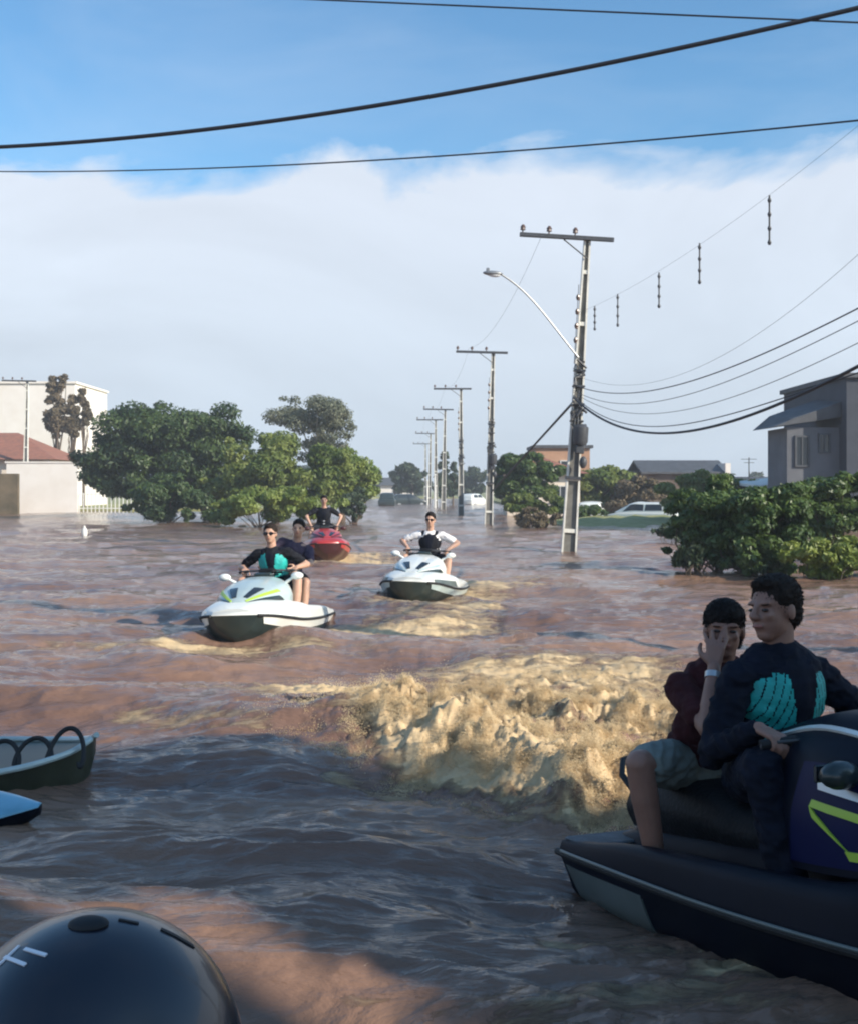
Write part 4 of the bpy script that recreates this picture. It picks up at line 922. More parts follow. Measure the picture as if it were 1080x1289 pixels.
# ------------------------------------------------------------------ trees
def crown_mesh(name, ells, n, leaf, seed, spread=.9, clumps=40, droop=0):
    rs = np.random.RandomState(seed); V = []; 
    vol = np.array([e[1][0]*e[1][1]*e[1][2] for e in ells]); pv = vol/vol.sum()
    C = []
    for i in range(clumps):
        c, r = ells[rs.choice(len(ells), p=pv)]; d = rs.normal(size=3); d /= np.linalg.norm(d); q = rs.uniform(.3, 1.0)**.5*(1.18 if rs.rand() < .26 else 1)
        C.append((np.array(c)+d*np.array(r)*q*.86, np.mean(r)*(rs.uniform(.10, .2) if q > 1 else rs.uniform(.18, .40))))
    per = rs.multinomial(n, np.array([c[1]**2 for c in C])/sum(c[1]**2 for c in C))
    P = []; Nn = []
    for (c, r), m in zip(C, per):
        d = rs.normal(size=(m, 3)); d /= np.linalg.norm(d, axis=1)[:, None]; rad = r*rs.uniform(.25, 1.08, m)**.6
        p = c+d*rad[:, None]*np.array([1.15, 1.15, .72]); P.append(p); Nn.append(d*.7+rs.normal(size=(m, 3))*.45+np.array([0, 0, .45]))
    P = np.concatenate(P); Nn = np.concatenate(Nn); Nn /= np.linalg.norm(Nn, axis=1)[:, None]; m = len(P)
    t = rs.normal(size=(m, 3)); t -= (t*Nn).sum(1)[:, None]*Nn; t[:, 2] -= droop; t /= np.linalg.norm(t, axis=1)[:, None]; s = np.cross(Nn, t)
    L = leaf*rs.uniform(.6, 1.4, m)[:, None]
    v = np.stack([P-t*L, P+s*L*.42-t*L*.1, P+t*L, P-s*L*.42-t*L*.1], 1).reshape(-1, 3)
    me = bpy.data.meshes.new(name); me.vertices.add(len(v)); me.vertices.foreach_set('co', v.ravel())
    idx = np.arange(len(v)); me.loops.add(len(v)); me.loops.foreach_set('vertex_index', idx)
    me.polygons.add(m); me.polygons.foreach_set('loop_start', np.arange(m)*4); me.update(); me.validate()
    return me, C
def tree(name, label, cat, d, crowns, mat, n=7000, leaf=.2, seed=1, trunk_px=None, clumps=40, bark='bark', group=None, tr=.16, depth=None, droop=0, stems=1):
    """crowns: (px, py, rx px, rz px) as it measures in the photograph, turned into metres at its own distance d"""
    px0 = trunk_px if trunk_px is not None else crowns[0][0]
    base = at(px0, d, z=-1.6); r = empty(name, loc=base); tag(r, label, cat, group)
    ells = []
    for c in crowns:
        px, py, rx, rz = c[:4]; p = at(px, d+(c[4] if len(c) > 4 else 0), py)-base; rxm, rzm = rx/F*d, rz/F*d
        ells.append((tuple(p), (rxm, (depth or rxm*.8), rzm)))
    me, C = crown_mesh('crown', ells, n, leaf, seed, clumps=clumps, droop=droop); link('crown', me, mt[mat], r)
    rs = random.Random(seed); t = MB(); top = Vector(ells[0][0])
    for q in range(stems):
        o_ = Vector((rs.uniform(-.5, .5), rs.uniform(-.3, .3), 0))*(stems > 1)
        mid = Vector((top.x*.3, top.y*.3, top.z*.55))+o_
        t.tube([o_, o_*1.1+Vector((0, 0, 1.6)), mid, Vector(top)*.92], [tr*1.25, tr, tr*.8, tr*.35], 8)
        for i in rs.sample(range(len(C)), min(9, len(C))):
            e = Vector(C[i][0]); a_ = Vector((mid.x, mid.y, mid.z*rs.uniform(.8, 1.15))); m_ = a_.lerp(e, .5)+Vector((rs.uniform(-.3, .3), rs.uniform(-.3, .3), .1)); t.tube([a_, m_, e], [tr*.42, tr*.25, tr*.08], 6)
    t.build('trunk', mt[bark], r)
    return r
GT = 'street trees on the left bank'
tree('broadleaf_tree', 'wide dark green tree beside the white building, leftmost of the bank trees', 'tree', 68, [(205, 555, 90, 48), (150, 582, 58, 40), (262, 545, 62, 40), (225, 605, 78, 34), (300, 565, 44, 38), (120, 568, 32, 24), (165, 605, 42, 26)], 'leaf_dark', 60000, .135, 1, 262, 130, group=GT, tr=.2)
tree('broadleaf_tree', 'lighter green tree between the dark tree and the feathery one', 'tree', 62, [(340, 588, 58, 46), (300, 602, 44, 38), (395, 596, 50, 44), (330, 622, 60, 24), (300, 578, 40, 30), (420, 590, 34, 34)], 'leaf_mid', 40000, .125, 2, 350, 100, group=GT)
tree('broadleaf_tree', 'bright green tree at the right end of the left bank', 'tree', 66, [(430, 600, 52, 38), (462, 600, 26, 24), (440, 612, 44, 24), (405, 612, 40, 28)], 'leaf_lime', 30000, .125, 3, 432, 90, group=GT)
tree('feathery_tree', 'tall greyish thin crowned tree rising above the green ones', 'tree', 78, [(400, 522, 62, 22), (370, 515, 34, 18), (440, 530, 30, 18), (400, 548, 46, 16), (408, 566, 44, 16)], 'leaf_grey', 17000, .10, 4, 404, 60, bark='bark_pale', group=GT, tr=.17)
tree('low_shrub', 'low green shrub spilling over the water in front of the dark tree', 'shrub', 58, [(215, 626, 52, 28), (178, 634, 30, 18), (255, 642, 40, 16)], 'leaf_dark', 16000, .11, 5, 215, 50, group='half drowned shrubs', tr=.08)
tree('low_shrub', 'yellow green shrub just behind the driver in the teal vest', 'shrub', 52, [(325, 634, 54, 24), (375, 636, 44, 22), (285, 644, 30, 16), (415, 640, 26, 18)], 'leaf_lime', 18000, .10, 6, 330, 50, group='half drowned shrubs', tr=.07)
tree('low_shrub', 'dark bushy shrub standing in water right of the red jet ski', 'shrub', 58, [(444, 630, 18, 22), (450, 646, 14, 10)], 'leaf_far', 5000, .11, 7, 446, 26, group='half drowned shrubs', tr=.1)
GF = 'distant trees at the end of the street'
tree('distant_tree', 'round dark tree at the end of the street left of the poles', 'tree', 150, [(518, 602, 24, 20), (505, 598, 14, 14)], 'leaf_far', 5000, .35, 8, None, 26, group=GF)
tree('distant_tree', 'spread of dark tree crown right behind the far poles', 'tree', 165, [(600, 606, 26, 18), (575, 612, 22, 14)], 'leaf_far', 5000, .38, 9, None, 26, group=GF)
tree('distant_tree', 'green tree crown left of the second pole', 'tree', 140, [(640, 604, 24, 18)], 'leaf_far', 4000, .35, 10, None, 22, group=GF)
tree('distant_tree', 'low dark tree line piece beyond the bright green tree', 'tree', 190, [(482, 606, 20, 14), (455, 608, 20, 14)], 'leaf_far', 4000, .42, 11, None, 22, group=GF)
tree('cypress_tree', 'slim dark cypress among the far poles', 'tree', 118, [(559, 590, 6, 30), (557, 610, 9, 22)], 'leaf_far', 3500, .22, 12, 558, 26, group='slim cypresses', tr=.1)
tree('cypress_tree', 'shorter slim cypress right of the taller one', 'tree', 122, [(570, 598, 5, 22), (570, 612, 7, 16)], 'leaf_far', 2500, .22, 13, 570, 22, group='slim cypresses', tr=.1)
GRT = 'trees on the right bank'
tree('broadleaf_tree', 'bushy green tree just left of the nearest pole', 'tree', 64, [(664, 590, 32, 32), (645, 605, 24, 26), (685, 602, 26, 28), (660, 622, 34, 18)], 'leaf_bush', 28000, .125, 14, 664, 80, group=GRT)
tree('broadleaf_tree', 'olive brown tree behind the nearest pole', 'tree', 74, [(750, 610, 46, 24), (785, 615, 32, 22), (715, 618, 28, 26), (745, 632, 46, 16)], 'leaf_mid', 30000, .14, 15, 750, 80, group=GRT)
tree('low_shrub', 'brownish shrub in the water left of the nearest pole foot', 'shrub', 50, [(668, 652, 22, 12), (690, 655, 16, 10)], 'leaf_dry', 6000, .09, 16, 672, 30, group='half drowned shrubs', tr=.05)
tree('low_shrub', 'dark brown hedge mass above the white car', 'shrub', 72, [(806, 622, 34, 22), (785, 632, 26, 16)], 'leaf_dry', 12000, .15, 17, 800, 40, group='half drowned shrubs')
tree('low_shrub', 'ragged olive shrub on the grass verge behind the nearest pole foot', 'shrub', 62, [(738, 646, 26, 12), (712, 640, 22, 16)], 'leaf_bush', 9000, .10, 51, 735, 34, group='half drowned shrubs', tr=.05)
tree('low_shrub', 'yellowish shrub under the bushy green tree left of the nearest pole', 'shrub', 58, [(655, 636, 26, 16), (688, 634, 24, 18)], 'leaf_mid', 9000, .10, 52, 660, 34, group='half drowned shrubs', tr=.05)
tree('broadleaf_tree', 'olive tree between the brown shed and the leafy bushes', 'tree', 56, [(852, 622, 30, 20), (880, 612, 30, 18), (925, 612, 34, 16)], 'leaf_mid', 18000, .11, 53, 860, 60, group=GRT)
tree('broadleaf_tree', 'dark round tree just right of the second pole', 'tree', 84, [(640, 592, 18, 22), (628, 608, 16, 20)], 'leaf_far', 9000, .15, 54, 636, 40, group=GRT)
GB = 'leafy bushes in the water on the right'
tree('leafy_bush', 'dark leafy bush above the woman in maroon', 'bush', 24, [(895, 652, 50, 42), (870, 675, 38, 34), (925, 645, 40, 36), (885, 700, 42, 22), (930, 690, 40, 30)], 'leaf_bush', 34000, .06, 18, 895, 100, group=GB, tr=.05, stems=2)
tree('leafy_bush', 'green leafy bush above the head of the man in the teal vest', 'bush', 23, [(965, 655, 50, 50), (940, 692, 46, 32), (990, 635, 38, 38), (985, 700, 46, 26)], 'leaf_bush', 34000, .06, 19, 965, 100, group=GB, tr=.05, stems=2)
tree('leafy_bush', 'tall bush in front of the grey house at the right edge', 'bush', 27, [(1040, 640, 46, 46), (1075, 625, 34, 36), (1012, 612, 20, 26)], 'leaf_bush', 30000, .07, 20, 1040, 90, group=GB, tr=.05, stems=2)
tree('leafy_bush', 'loose drooping boughs hanging over the water left of the leafy bushes', 'bush', 25, [(862, 640, 24, 26), (850, 662, 18, 16), (905, 612, 26, 14)], 'leaf_bush', 7000, .075, 61, 868, 46, group=GB, tr=.03, droop=.8)
tree('leafy_bush', 'yellow green large leafed bush low at the right edge', 'bush', 22, [(1050, 700, 42, 26), (1085, 695, 32, 28), (1012, 702, 30, 24)], 'leaf_lime', 16000, .075, 21, 1050, 60, group=GB, tr=.04, stems=2)
tree('brown_cypress', 'tallest dry brown cypress in front of the white building', 'tree', 94, [(72, 490, 11, 24), (70, 520, 14, 28), (76, 476, 10, 10), (72, 535, 12, 18)], 'leaf_dry', 12000, .17, 22, 72, 70, group='dry cypresses by the white building', tr=.2)
tree('brown_cypress', 'shorter dry brown cypress, right of the tallest one', 'tree', 94, [(91, 515, 8, 24), (92, 535, 11, 18)], 'leaf_dry', 8000, .17, 23, 91, 50, group='dry cypresses by the white building', tr=.15)
tree('brown_cypress', 'thin leaning dry cypress, rightmost of the three', 'tree', 94, [(105, 500, 5, 18), (110, 522, 6, 18)], 'leaf_dry', 5000, .16, 24, 106, 40, group='dry cypresses by the white building', tr=.12)

# ------------------------------------------------------------------ buildings
def window(parent, c, w_, h_, axis='y', sill=True, pane='glass_dark', fr='frame'):
    """c: centre on the wall face; axis: the outward normal is -y or -x"""
    if axis == 'y': sz = lambda a_, b_, c_: (a_, b_, c_)
    else: sz = lambda a_, b_, c_: (b_, a_, c_)
    off = Vector((0, -1, 0)) if axis == 'y' else Vector((-1, 0, 0)); tx = Vector((1, 0, 0)) if axis == 'y' else Vector((0, 1, 0)); c = Vector(c)
    f = MB()
    for s in (1, -1):
        f.box(c+tx*s*(w_/2)+off*.02, sz(.07, .10, h_+.07)); f.box(c+Vector((0, 0, s*h_/2))+off*.02, sz(w_-.07, .098, .07))
    f.box(c+off*.02, sz(.04, .07, h_-.07))
    fo_ = f.build('window', mt[fr], parent, smooth=False)
    MB().box(c+off*.006, sz(w_-.07, .02, h_-.07)).build('pane', mt[pane], fo_, smooth=False)
    if sill: MB().box(c+Vector((0, 0, -h_/2-.08))+off*.05, sz(w_+.2, .16, .06)).build('sill', mt['frame'], fo_, smooth=False)
def gable(mb, c, sx, sy, h, along='x', over=.4, th=.14, mi=0):
    cx, cy, z = c; X, Y = sx/2+over, sy/2+over
    if along == 'x':
        for s in (1, -1):
            vs = [(cx-X, cy+s*Y, z-h*over/(sy/2)), (cx+X, cy+s*Y, z-h*over/(sy/2)), (cx+X, cy, z+h), (cx-X, cy, z+h)]; vs += [(a_, b_, c_+th) for a_, b_, c_ in vs]
            mb.add(vs, [(0, 1, 2, 3), (7, 6, 5, 4), (0, 4, 5, 1), (1, 5, 6, 2), (3, 2, 6, 7), (0, 3, 7, 4)], mi)
    else:
        for s in (1, -1):
            vs = [(cx+s*X, cy-Y, z-h*over/(sx/2)), (cx+s*X, cy+Y, z-h*over/(sx/2)), (cx, cy+Y, z+h), (cx, cy-Y, z+h)]; vs += [(a_, b_, c_+th) for a_, b_, c_ in vs]
            mb.add(vs, [(0, 1, 2, 3), (7, 6, 5, 4), (0, 4, 5, 1), (1, 5, 6, 2), (3, 2, 6, 7), (0, 3, 7, 4)], mi)
    return mb
def hip_roof(mb, c, sx, sy, h, over=.5):
    cx, cy, z = c; X, Y = sx/2+over, sy/2+over; rdg = max(X-Y, .2) if X > Y else .2; ry = max(Y-X, .2) if Y > X else .2
    if X > Y: r0, r1 = (cx-rdg, cy, z+h), (cx+rdg, cy, z+h); fs = [(0, 1, 5, 4), (1, 2, 5), (2, 3, 4, 5), (3, 0, 4), (3, 2, 1, 0)]
    else: r0, r1 = (cx, cy-ry, z+h), (cx, cy+ry, z+h); fs = [(0, 1, 4), (1, 2, 5, 4), (2, 3, 5), (3, 0, 4, 5), (3, 2, 1, 0)]
    return mb.add([(cx-X, cy-Y, z), (cx+X, cy-Y, z), (cx+X, cy+Y, z), (cx-X, cy+Y, z), r0, r1], fs)

# left: white building, red roofed house, garden wall
r = empty('white_building', loc=(-36.2, 106, -1.6)); tag(r, 'tall plain white building behind the dry cypresses at the left', 'building')
MB().box((0, 0, 6.1), (12.5, 10, 12.2)).build('wall', mt['wall_white'], r, smooth=False)
MB().box((0, 0, 12.29), (12.8, 10.3, .18)).build('parapet', mt['wall_white'], r, smooth=False)
window(r, (-4.6, -5, 9.6), 1.0, .6, sill=False)
r = empty('red_roof_house', loc=(-31.8, 90, -1.6)); tag(r, 'low cream house with a red tiled roof at the left edge', 'house')
MB().box((0, 0, 2.7), (8.6, 7, 5.4)).build('wall', mt['wall_cream'], r, smooth=False)
hip_roof(MB(), (0, 0, 5.41), 8.6, 7, 2.1, .7).build('roof', mt['tile_red'], r, smooth=False)
window(r, (-1.5, -3.5, 3.6), 1.3, 1.1); window(r, (1.8, -3.5, 3.6), 1.3, 1.1)
MB().box((3.3, -3.52, 2.6), (1.0, .06, 2.2)).build('door', mt['wall_brown'], r, smooth=False)
r = MB().box((0, 0, 2.6), (5.0, .3, 5.0)).box((0, 0, 5.15), (5.2, .42, .1)).build('garden_wall', mt['wall_white'], loc=(-27.2, 84, -1.6), smooth=False); tag(r, 'high cream wall right of the red roofed house', 'wall')
r = MB(); 
for i in range(18): r.box((-2.4+i*.28, 0, 1.7), (.06, .05, 2.6))
r.box((0, 0, 2.9), (5.1, .06, .06)); r.box((0, 0, 1.9), (5.1, .06, .06)); r = r.build('white_fence', mt['white_paint'], loc=(-22.2, 84, -1.6), smooth=False); tag(r, 'white picket railing below the dark tree on the left bank', 'fence')
r = MB().box((0, 0, 2.2), (4.6, .3, 4.2), bev=.02).build('hedge_wall', mt['leaf_dry'], loc=(-29.8, 80, -1.6), smooth=False); tag(r, 'brownish green clipped hedge at the left edge below the red roof', 'hedge')

# end of the street
r = empty('pale_house', loc=(-4.9, 185, -1.6)); tag(r, 'low pale house at the far end of the street', 'house')
MB().box((0, 0, 1.9), (5, 5, 3.8)).build('wall', mt['wall_white'], r, smooth=False); gable(MB(), (0, 0, 3.85), 5, 5, 1.0).build('roof', mt['roof_dark'], r, smooth=False); window(r, (0, -2.5, 2.8), 1.2, 1)
r = empty('pale_house', loc=(14.2, 150, -1.6)); tag(r, 'small white house half hidden left of the second pole', 'house')
MB().box((0, 0, 2.0), (4, 5, 4)).build('wall', mt['wall_white'], r, smooth=False); gable(MB(), (0, 0, 4.05), 4, 5, 1.1).build('roof', mt['tile_red'], r, smooth=False); window(r, (0, -2.5, 2.9), 1.2, 1)

# right bank: orange house with flat slab, yellow house, brown shed, long terrace
r = empty('orange_house', loc=(8.9, 82, -1.6)); tag(r, 'terracotta house wall showing left of the nearest pole above the trees', 'house')
MB().box((0, 0, 3.0), (3.6, 5, 6.0)).build('wall', mt['wall_orange'], r, smooth=False); MB().box((0, 0, 6.1), (4.0, 5.4, .2)).build('roof', mt['roof_dark'], r, smooth=False); window(r, (.4, -2.5, 4.6), 1.1, 1.1)
r = empty('yellow_house', loc=(6.9, 74, -1.6)); tag(r, 'pale yellow house peeking through the bushy green tree', 'house')
MB().box((0, 0, 2.1), (4.4, 4, 4.2)).build('wall', mt['wall_cream'], r, smooth=False); hip_roof(MB(), (0, 0, 4.21), 4.4, 4, 1.0).build('roof', mt['tile_red'], r, smooth=False); window(r, (-.8, -2, 3.0), 1.0, .9); window(r, (1.0, -2, 3.0), 1.0, .9)
r = empty('slab_roof_house', loc=(12.0, 92, -1.6)); tag(r, 'brown house with a thin flat roof slab right of the nearest pole', 'house')
MB().box((0, 0, 2.2), (6.6, 6, 4.4)).build('wall', mt['wall_brown'], r, smooth=False); MB().box((0, 0, 4.52), (7.6, 7, .22)).build('roof', mt['roof_dark'], r, smooth=False); window(r, (0, -3, 3.3), 1.4, 1.1)
r = empty('brown_shed', loc=(18.2, 88, -1.6)); tag(r, 'dark brown shed with a pale gable end beyond the white car', 'shed')
MB().box((0, 0, 2.2), (5.5, 6, 4.4)).build('wall', mt['wall_brown'], r, smooth=False); gable(MB(), (0, 0, 4.45), 5.5, 6, .8).build('roof', mt['roof_dark'], r, smooth=False); window(r, (1.2, -3, 3.2), 1.2, 1)
MB().box((2.95, -.4, 2.6), (.36, 6.4, 5.0)).build('gable_end', mt['wall_white'], r, smooth=False)
r = empty('terrace_house', loc=(21.5, 70, -2.5)); tag(r, 'low house with pale roof edge between the shed and the grey house', 'house')
MB().box((0, 0, 1.9), (9, 7, 3.8)).build('wall', mt['wall_grey'], r, smooth=False); gable(MB(), (0, 0, 3.85), 9, 7, .9).build('roof', mt['roof_dark'], r, smooth=False); MB().box((0, -3.95, 3.65), (9.7, .08, .24)).build('fascia', mt['wall_white'], r, smooth=False)
window(r, (-2, -3.5, 2.8), 1.2, 1.0); window(r, (2, -3.5, 2.8), 1.2, 1.0)
MB().box((2.4, 0, 5.0), (.5, .5, 1.3), bev=.03).build('chimney', mt['wall_slate'], r, smooth=False)
MB().box((-3.0, -1, 5.2), (.05, .05, 1.6)).box((-3.0, -1, 5.9), (.9, .03, .03)).box((-3.0, -1, 5.7), (.6, .03, .03)).build('antenna', mt['dark_metal'], r, smooth=False)
r = empty('white_annex', loc=(16.3, 54, -1.6)); tag(r, 'small annex with a white sheet roof just left of the grey house', 'shed')
MB().box((0, 0, 1.6), (3.2, 4, 3.2)).build('wall', mt['wall_slate'], r, smooth=False)
MB().add([(-2, -2.4, 3.3), (2, -2.4, 3.75), (2, 2.4, 3.95), (-2, 2.4, 3.5), (-2, -2.4, 3.42), (2, -2.4, 3.87), (2, 2.4, 4.07), (-2, 2.4, 3.62)], [(3, 2, 1, 0), (4, 5, 6, 7), (0, 1, 5, 4), (1, 2, 6, 5), (2, 3, 7, 6), (3, 0, 4, 7)]).build('roof', mt['white_paint'], r, smooth=False)
# two storey house, the shade on its faces put into dark wall colours
D0 = 46; r = empty('grey_house', loc=(0, 0, -1.6)); tag(r, 'two storey house with walls greyed for shade, dark sloping roof, taller block, right edge', 'house')
x0 = (990-CX)/F*D0; x1 = (1056-CX)/F*D0; zt = lambda py, d=D0: CH+(HZ-py)/F*d+1.6
w_ = x1-x0
MB().box(((x0+x1)/2, D0+1.3, zt(538)/2), (w_, 2.6, zt(538))).build('wall', mt['wall_grey'], r, smooth=False)
y0_, y1_ = D0-.25, D0+2.9
z0_, z1_ = zt(537), zt(508)
MB().add([(x0-.55, y0_, z0_-.02), (x1-.02, y0_, z0_+.35), (x1-.02, y0_, z1_+.05), (x0+.15, y0_, z0_+.28), (x0-.55, y1_, z0_-.02), (x1-.02, y1_, z0_+.35), (x1-.02, y1_, z1_+.35), (x0+.15, y1_, z0_+.58)],
         [(0, 1, 2, 3), (7, 6, 5, 4), (0, 4, 5, 1), (1, 5, 6, 2), (2, 6, 7, 3), (3, 7, 4, 0)]).build('roof', mt['roof_dark'], r, smooth=False)
MB().box((x1+3.0, D0+3.2, zt(478)/2), (6.0, 8, zt(478))).build('tower_block', mt['wall_slate'], r, smooth=False)
MB().box((x1+3.0, D0+3.2, zt(478)+.09), (6.3, 8.3, .18)).build('parapet', mt['roof_dark'], r, smooth=False)
window(r, ((1009-CX)/F*D0, D0, zt(568)), .5, 1.15, sill=False, fr='roof_dark'); window(r, ((1037-CX)/F*D0, D0, zt(558)), .4, .7, sill=False, fr='roof_dark')
window(r, (x1+1.9, D0-.8, zt(610)), 1.2, 1.2)
# small gabled kiosk among the bushes
kx = (1080-CX)/F*30; r = empty('garden_kiosk', loc=(kx, 30, -1.6)); tag(r, 'small dark hut with a pale gabled roof among the bushes at the right edge', 'hut')
MB().box((0, 0, 1.15), (1.3, 1.4, 2.3)).build('wall', mt['wall_brown'], r, smooth=False); gable(MB(), (0, 0, 2.32), 1.3, 1.4, .4, 'y', .25, .07).build('roof', mt['concrete'], r, smooth=False)
MB().box((.1, -.72, 1.9), (.4, .05, .5)).build('door', mt['frame'], r, smooth=False)
# building added out of frame, sized so its shade falls across the near water
r = empty('shade_block', loc=(10.8, -10.4, -1.6)); tag(r, 'plain three storey block added out of view at right to shade the near water', 'house')
MB().box((0, 0, 6.6), (3.6, 13.6, 13.2)).build('wall', mt['wall_grey'], r, smooth=False); MB().box((0, 0, 13.32), (3.9, 13.9, .22)).build('roof', mt['roof_dark'], r, smooth=False)
for yy in (-4, -.5, 3.4): window(r, (-1.8, yy, 6.4), 1.3, 1.2, 'x'); window(r, (-1.8, yy, 10.0), 1.3, 1.2, 'x'); window(r, (-1.8, yy, 3.2), 1.3, 1.2, 'x')
for i, (tx, ty) in enumerate(((9.6, .05), (11.2, -.87), (12.8, -1.8))):  # unseen trees added in line with the sun to cast the shade band
    r = empty('added_shade_tree', loc=(tx, ty, -1.6)); tag(r, ('tall dense tree added out of view at right for shade, nearest the water', 'tall dense tree added out of view at right for shade, middle of the row', 'tall dense tree added out of view at right for shade, farthest from the water')[i], 'tree', 'unseen trees added to shade the near water')
    me_, C_ = crown_mesh('crown', [((0, 0, 3.2), (1.1, 1.1, 1.6)), ((0, 0, 5.4), (1.2, 1.2, 1.8)), ((0, 0, 7.6), (1.2, 1.15, 1.8)), ((0, -.5, 9.8), (1.2, 1.25, 1.7)), ((0, -.35, 8.2), (1.2, 1.2, 1.5))], 26000, .13, 400+i, clumps=120); link('crown', me_, mt['leaf_bush'], r)
    MB().tube([(0, 0, 0), (0, 0, 3), (.1, 0, 7), (0, 0, 10)], [.22, .18, .12, .04], 8).build('trunk', mt['bark'], r)
# grass verge
mb = MB(); nx, ny = 26, 14; vs = []
for j in range(ny+1):
    for i in range(nx+1):
        u_, v_ = i/nx*2-1, j/ny*2-1; q = max(0, 1-u_*u_-v_*v_*1.0)
        vs.append((11.2+u_*8, 60+v_*9, -.5+.80*q**.5+.10*math.sin(i*1.7+j*2.3)*q))
mb.add(vs, [(j*(nx+1)+i, j*(nx+1)+i+1, (j+1)*(nx+1)+i+1, (j+1)*(nx+1)+i) for j in range(ny) for i in range(nx)]); tag(mb.build('grass_verge', mt['grass'], ang=None), kind='structure')

# land beyond the flooded street and the far wood behind everything
def land(name, pts, z):
    n = len(pts); mb = MB(); mb.add([(a_, b_, z) for a_, b_ in pts]+[(a_, b_, -1.6) for a_, b_ in pts], [tuple(range(n))]+[(i, n+i, n+(i+1) % n, (i+1) % n) for i in range(n)])
    tag(mb.build(name, mt['grass'], smooth=False), kind='structure')
land('bank', [(-12, 88), (-10, 130), (-9, 205), (-9, 4000), (-3900, 4000), (-3900, 88)], .22)
land('bank', [(9, 84), (3900, 84), (3900, 4000), (9, 4000), (7, 205), (8, 120)], .22)
land('bank', [(-9, 205), (7, 205), (9, 4000), (-9, 4000)], .20)
rs = np.random.RandomState(77); E = []
for q in range(150):
    xx = -190+q*2.75+rs.uniform(-2, 2); yy = 235+rs.uniform(-15, 25); hh = rs.uniform(1.6, 3.6); E.append(((xx, yy, hh*.9), (rs.uniform(3, 6), 3, hh)))
me_, _ = crown_mesh('far_wood', E, 60000, .5, 78, clumps=700); tag(link('far_wood', me_, mt['leaf_far']), 'low dark line of far trees along the horizon', 'trees', kind='stuff')

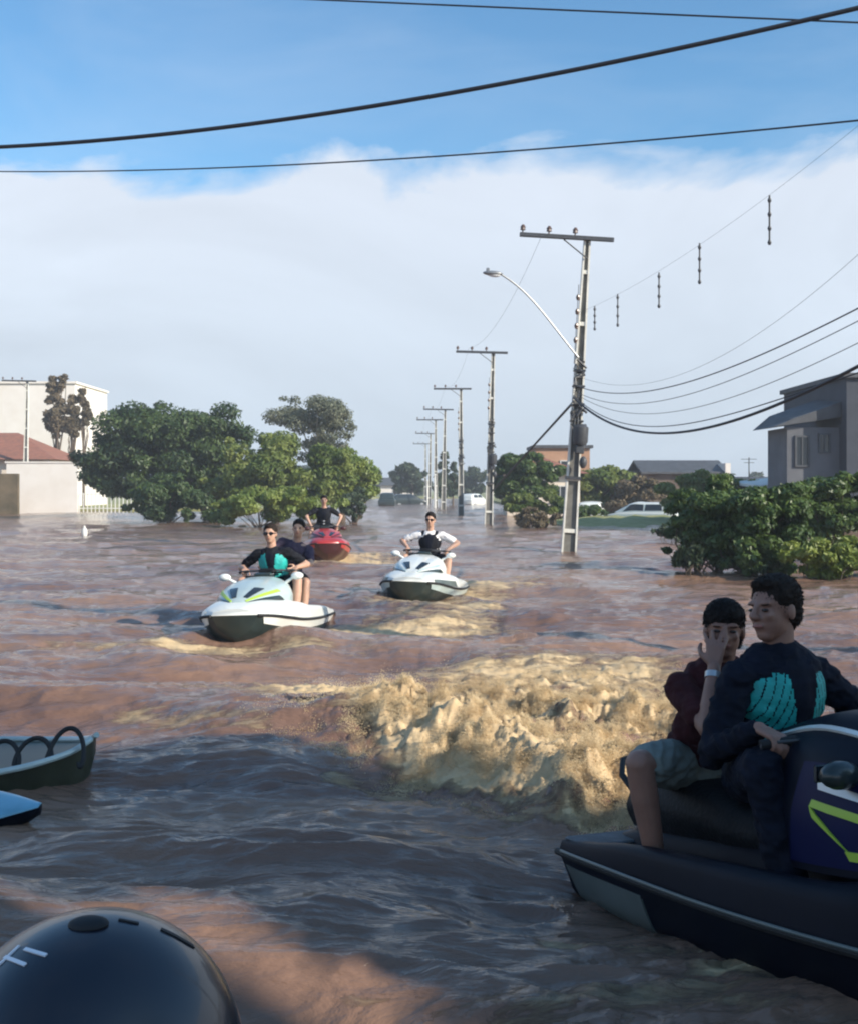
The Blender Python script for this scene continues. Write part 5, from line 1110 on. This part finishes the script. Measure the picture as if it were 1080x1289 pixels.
# ------------------------------------------------------------------ cars
def car(label, x, y, rz, z, paint, k=1.0, van=False):
    r = empty('parked_car', loc=(x, y, z), rz=rz); r.scale = (k, k, k); tag(r, label, 'car', 'cars on the right bank and at the street end')
    L = [(-2.05, .35, .70, .80), (-1.9, .30, .92, .86), (-1.0, .25, .95, .88), (0, .25, .95, .88), (.9, .25, .92, .88), (1.6, .28, .80, .84), (2.0, .35, .66, .74)]
    S_ = Surf([(a_, [(w__*.96, lo), (w__, lo+.2), (w__*.99, hi-.12), (w__*.9, hi-.02), (w__*.5, hi), (0, hi+.01)]) for a_, lo, hi, w__ in L])
    S_.loft(MB(), 24, 14, close=True).build('body', mt[paint], r, ang=50)
    top = 1.55 if van else 1.43
    C_ = Surf([(-1.85, [(.74, .9), (.72, .95), (.6, 1.0), (0, 1.02)]), (-1.5, [(.78, .92), (.70, 1.2), (.6, top-.07), (0, top-.03)]), (-.4, [(.8, .92), (.72, 1.2), (.62, top-.02), (0, top+.02)]),
               (.3, [(.8, .92), (.72, 1.2), (.6, top-.05), (0, top)]), (1.15, [(.76, .9), (.72, .93), (.6, .96), (0, .97)])])
    C_.loft(MB(), 20, 10, close=True).build('cabin', mt[paint], r, ang=50)
    for s in (1, -1):
        m_ = MB(); C_.patch(m_, [(.28, .12), (.48, .12), (.47, .52), (.30, .52)], s, .008); C_.patch(m_, [(.50, .12), (.86, .12), (.76, .52), (.50, .52)], s, .008); m_.build('window', mt['glass_dark'], r)
        for xx in (-1.25, 1.25):
            wh = MB().tube([(xx, s*.70, .32), (xx, s*.86, .32)], .32, 20).build('wheel', mt['rubber'], r); MB().tube([(xx, s*.84, .32), (xx, s*.875, .32)], .19, 14).build('rim', mt['silver'], wh)
        MB().ell((1.86, s*.6, .68), (.12, .16, .08)).build('headlight', mt['lamp_glass'], r)
    m_ = MB(); C_.patch(m_, [(.80, .55), (.97, .60), (.97, 1), (.80, 1)], 1, .008); C_.patch(m_, [(.80, .55), (.97, .60), (.97, 1), (.80, 1)], -1, .008); m_.build('windscreen', mt['glass_dark'], r)
    return r
p = at(806, 62); car('white hatchback half sunk by the hedge on the right bank', p.x, p.y, R(150), -.45, 'gel_white', 1.0)
p = at(744, 70); car('small white car just right of the nearest pole', p.x, p.y, R(78), -.35, 'gel_white', .9)
p = at(488, 120); car('dark van standing in water at the end of the street', p.x, p.y, R(90), -.3, 'gel_dark', 1.0, True)
p = at(515, 130); car('dark low car right of the van at the street end', p.x, p.y, R(15), -.35, 'gel_dark')
p = at(596, 128); car('white car behind the far poles', p.x, p.y, R(60), -.3, 'gel_white')

# dark tangle of drowned boughs in the water before the bushes
tree('floating_branch', 'dark drooping palm like fronds hanging into the water left of the bushes', 'plant', 23, [(862, 702, 14, 10), (880, 700, 14, 10)], 'leaf_far', 900, .12, 31, 868, 10, group=None, tr=.03, droop=1.5)
tree('low_shrub', 'dark half drowned shrub left of the leafy bushes, before the white car', 'shrub', 36, [(850, 668, 22, 10), (828, 668, 14, 7)], 'leaf_far', 3000, .09, 32, 848, 24, group='half drowned shrubs', tr=.04)
f_ = at(107, 42); f_.z = wz(f_.x, f_.y)
o = MB().ell((0, 0, .1), (.10, .10, .20), seg=14, rings=10).tube([(0, 0, .28), (0, 0, .36)], [.04, .03], 8).build('float_buoy', mt['white_paint'], loc=f_); tag(o, 'small white float bobbing on the water at the left', 'buoy')

# ------------------------------------------------------------------ haze
hz = MB().box((0, 2070, 5.7), (8300, 4600, 16.8)); hm_ = bpy.data.materials.new('haze'); hm_.use_nodes = True; t = hm_.node_tree
t.nodes.remove(t.nodes['Principled BSDF']); pv_ = N(t, 'ShaderNodeVolumePrincipled'); pv_.inputs['Color'].default_value = (.86, .92, 1, 1); pv_.inputs['Density'].default_value = .0011
t.links.new(pv_.outputs[0], t.nodes['Material Output'].inputs['Volume'])
tag(hz.build('haze', hm_, smooth=False), kind='stuff')
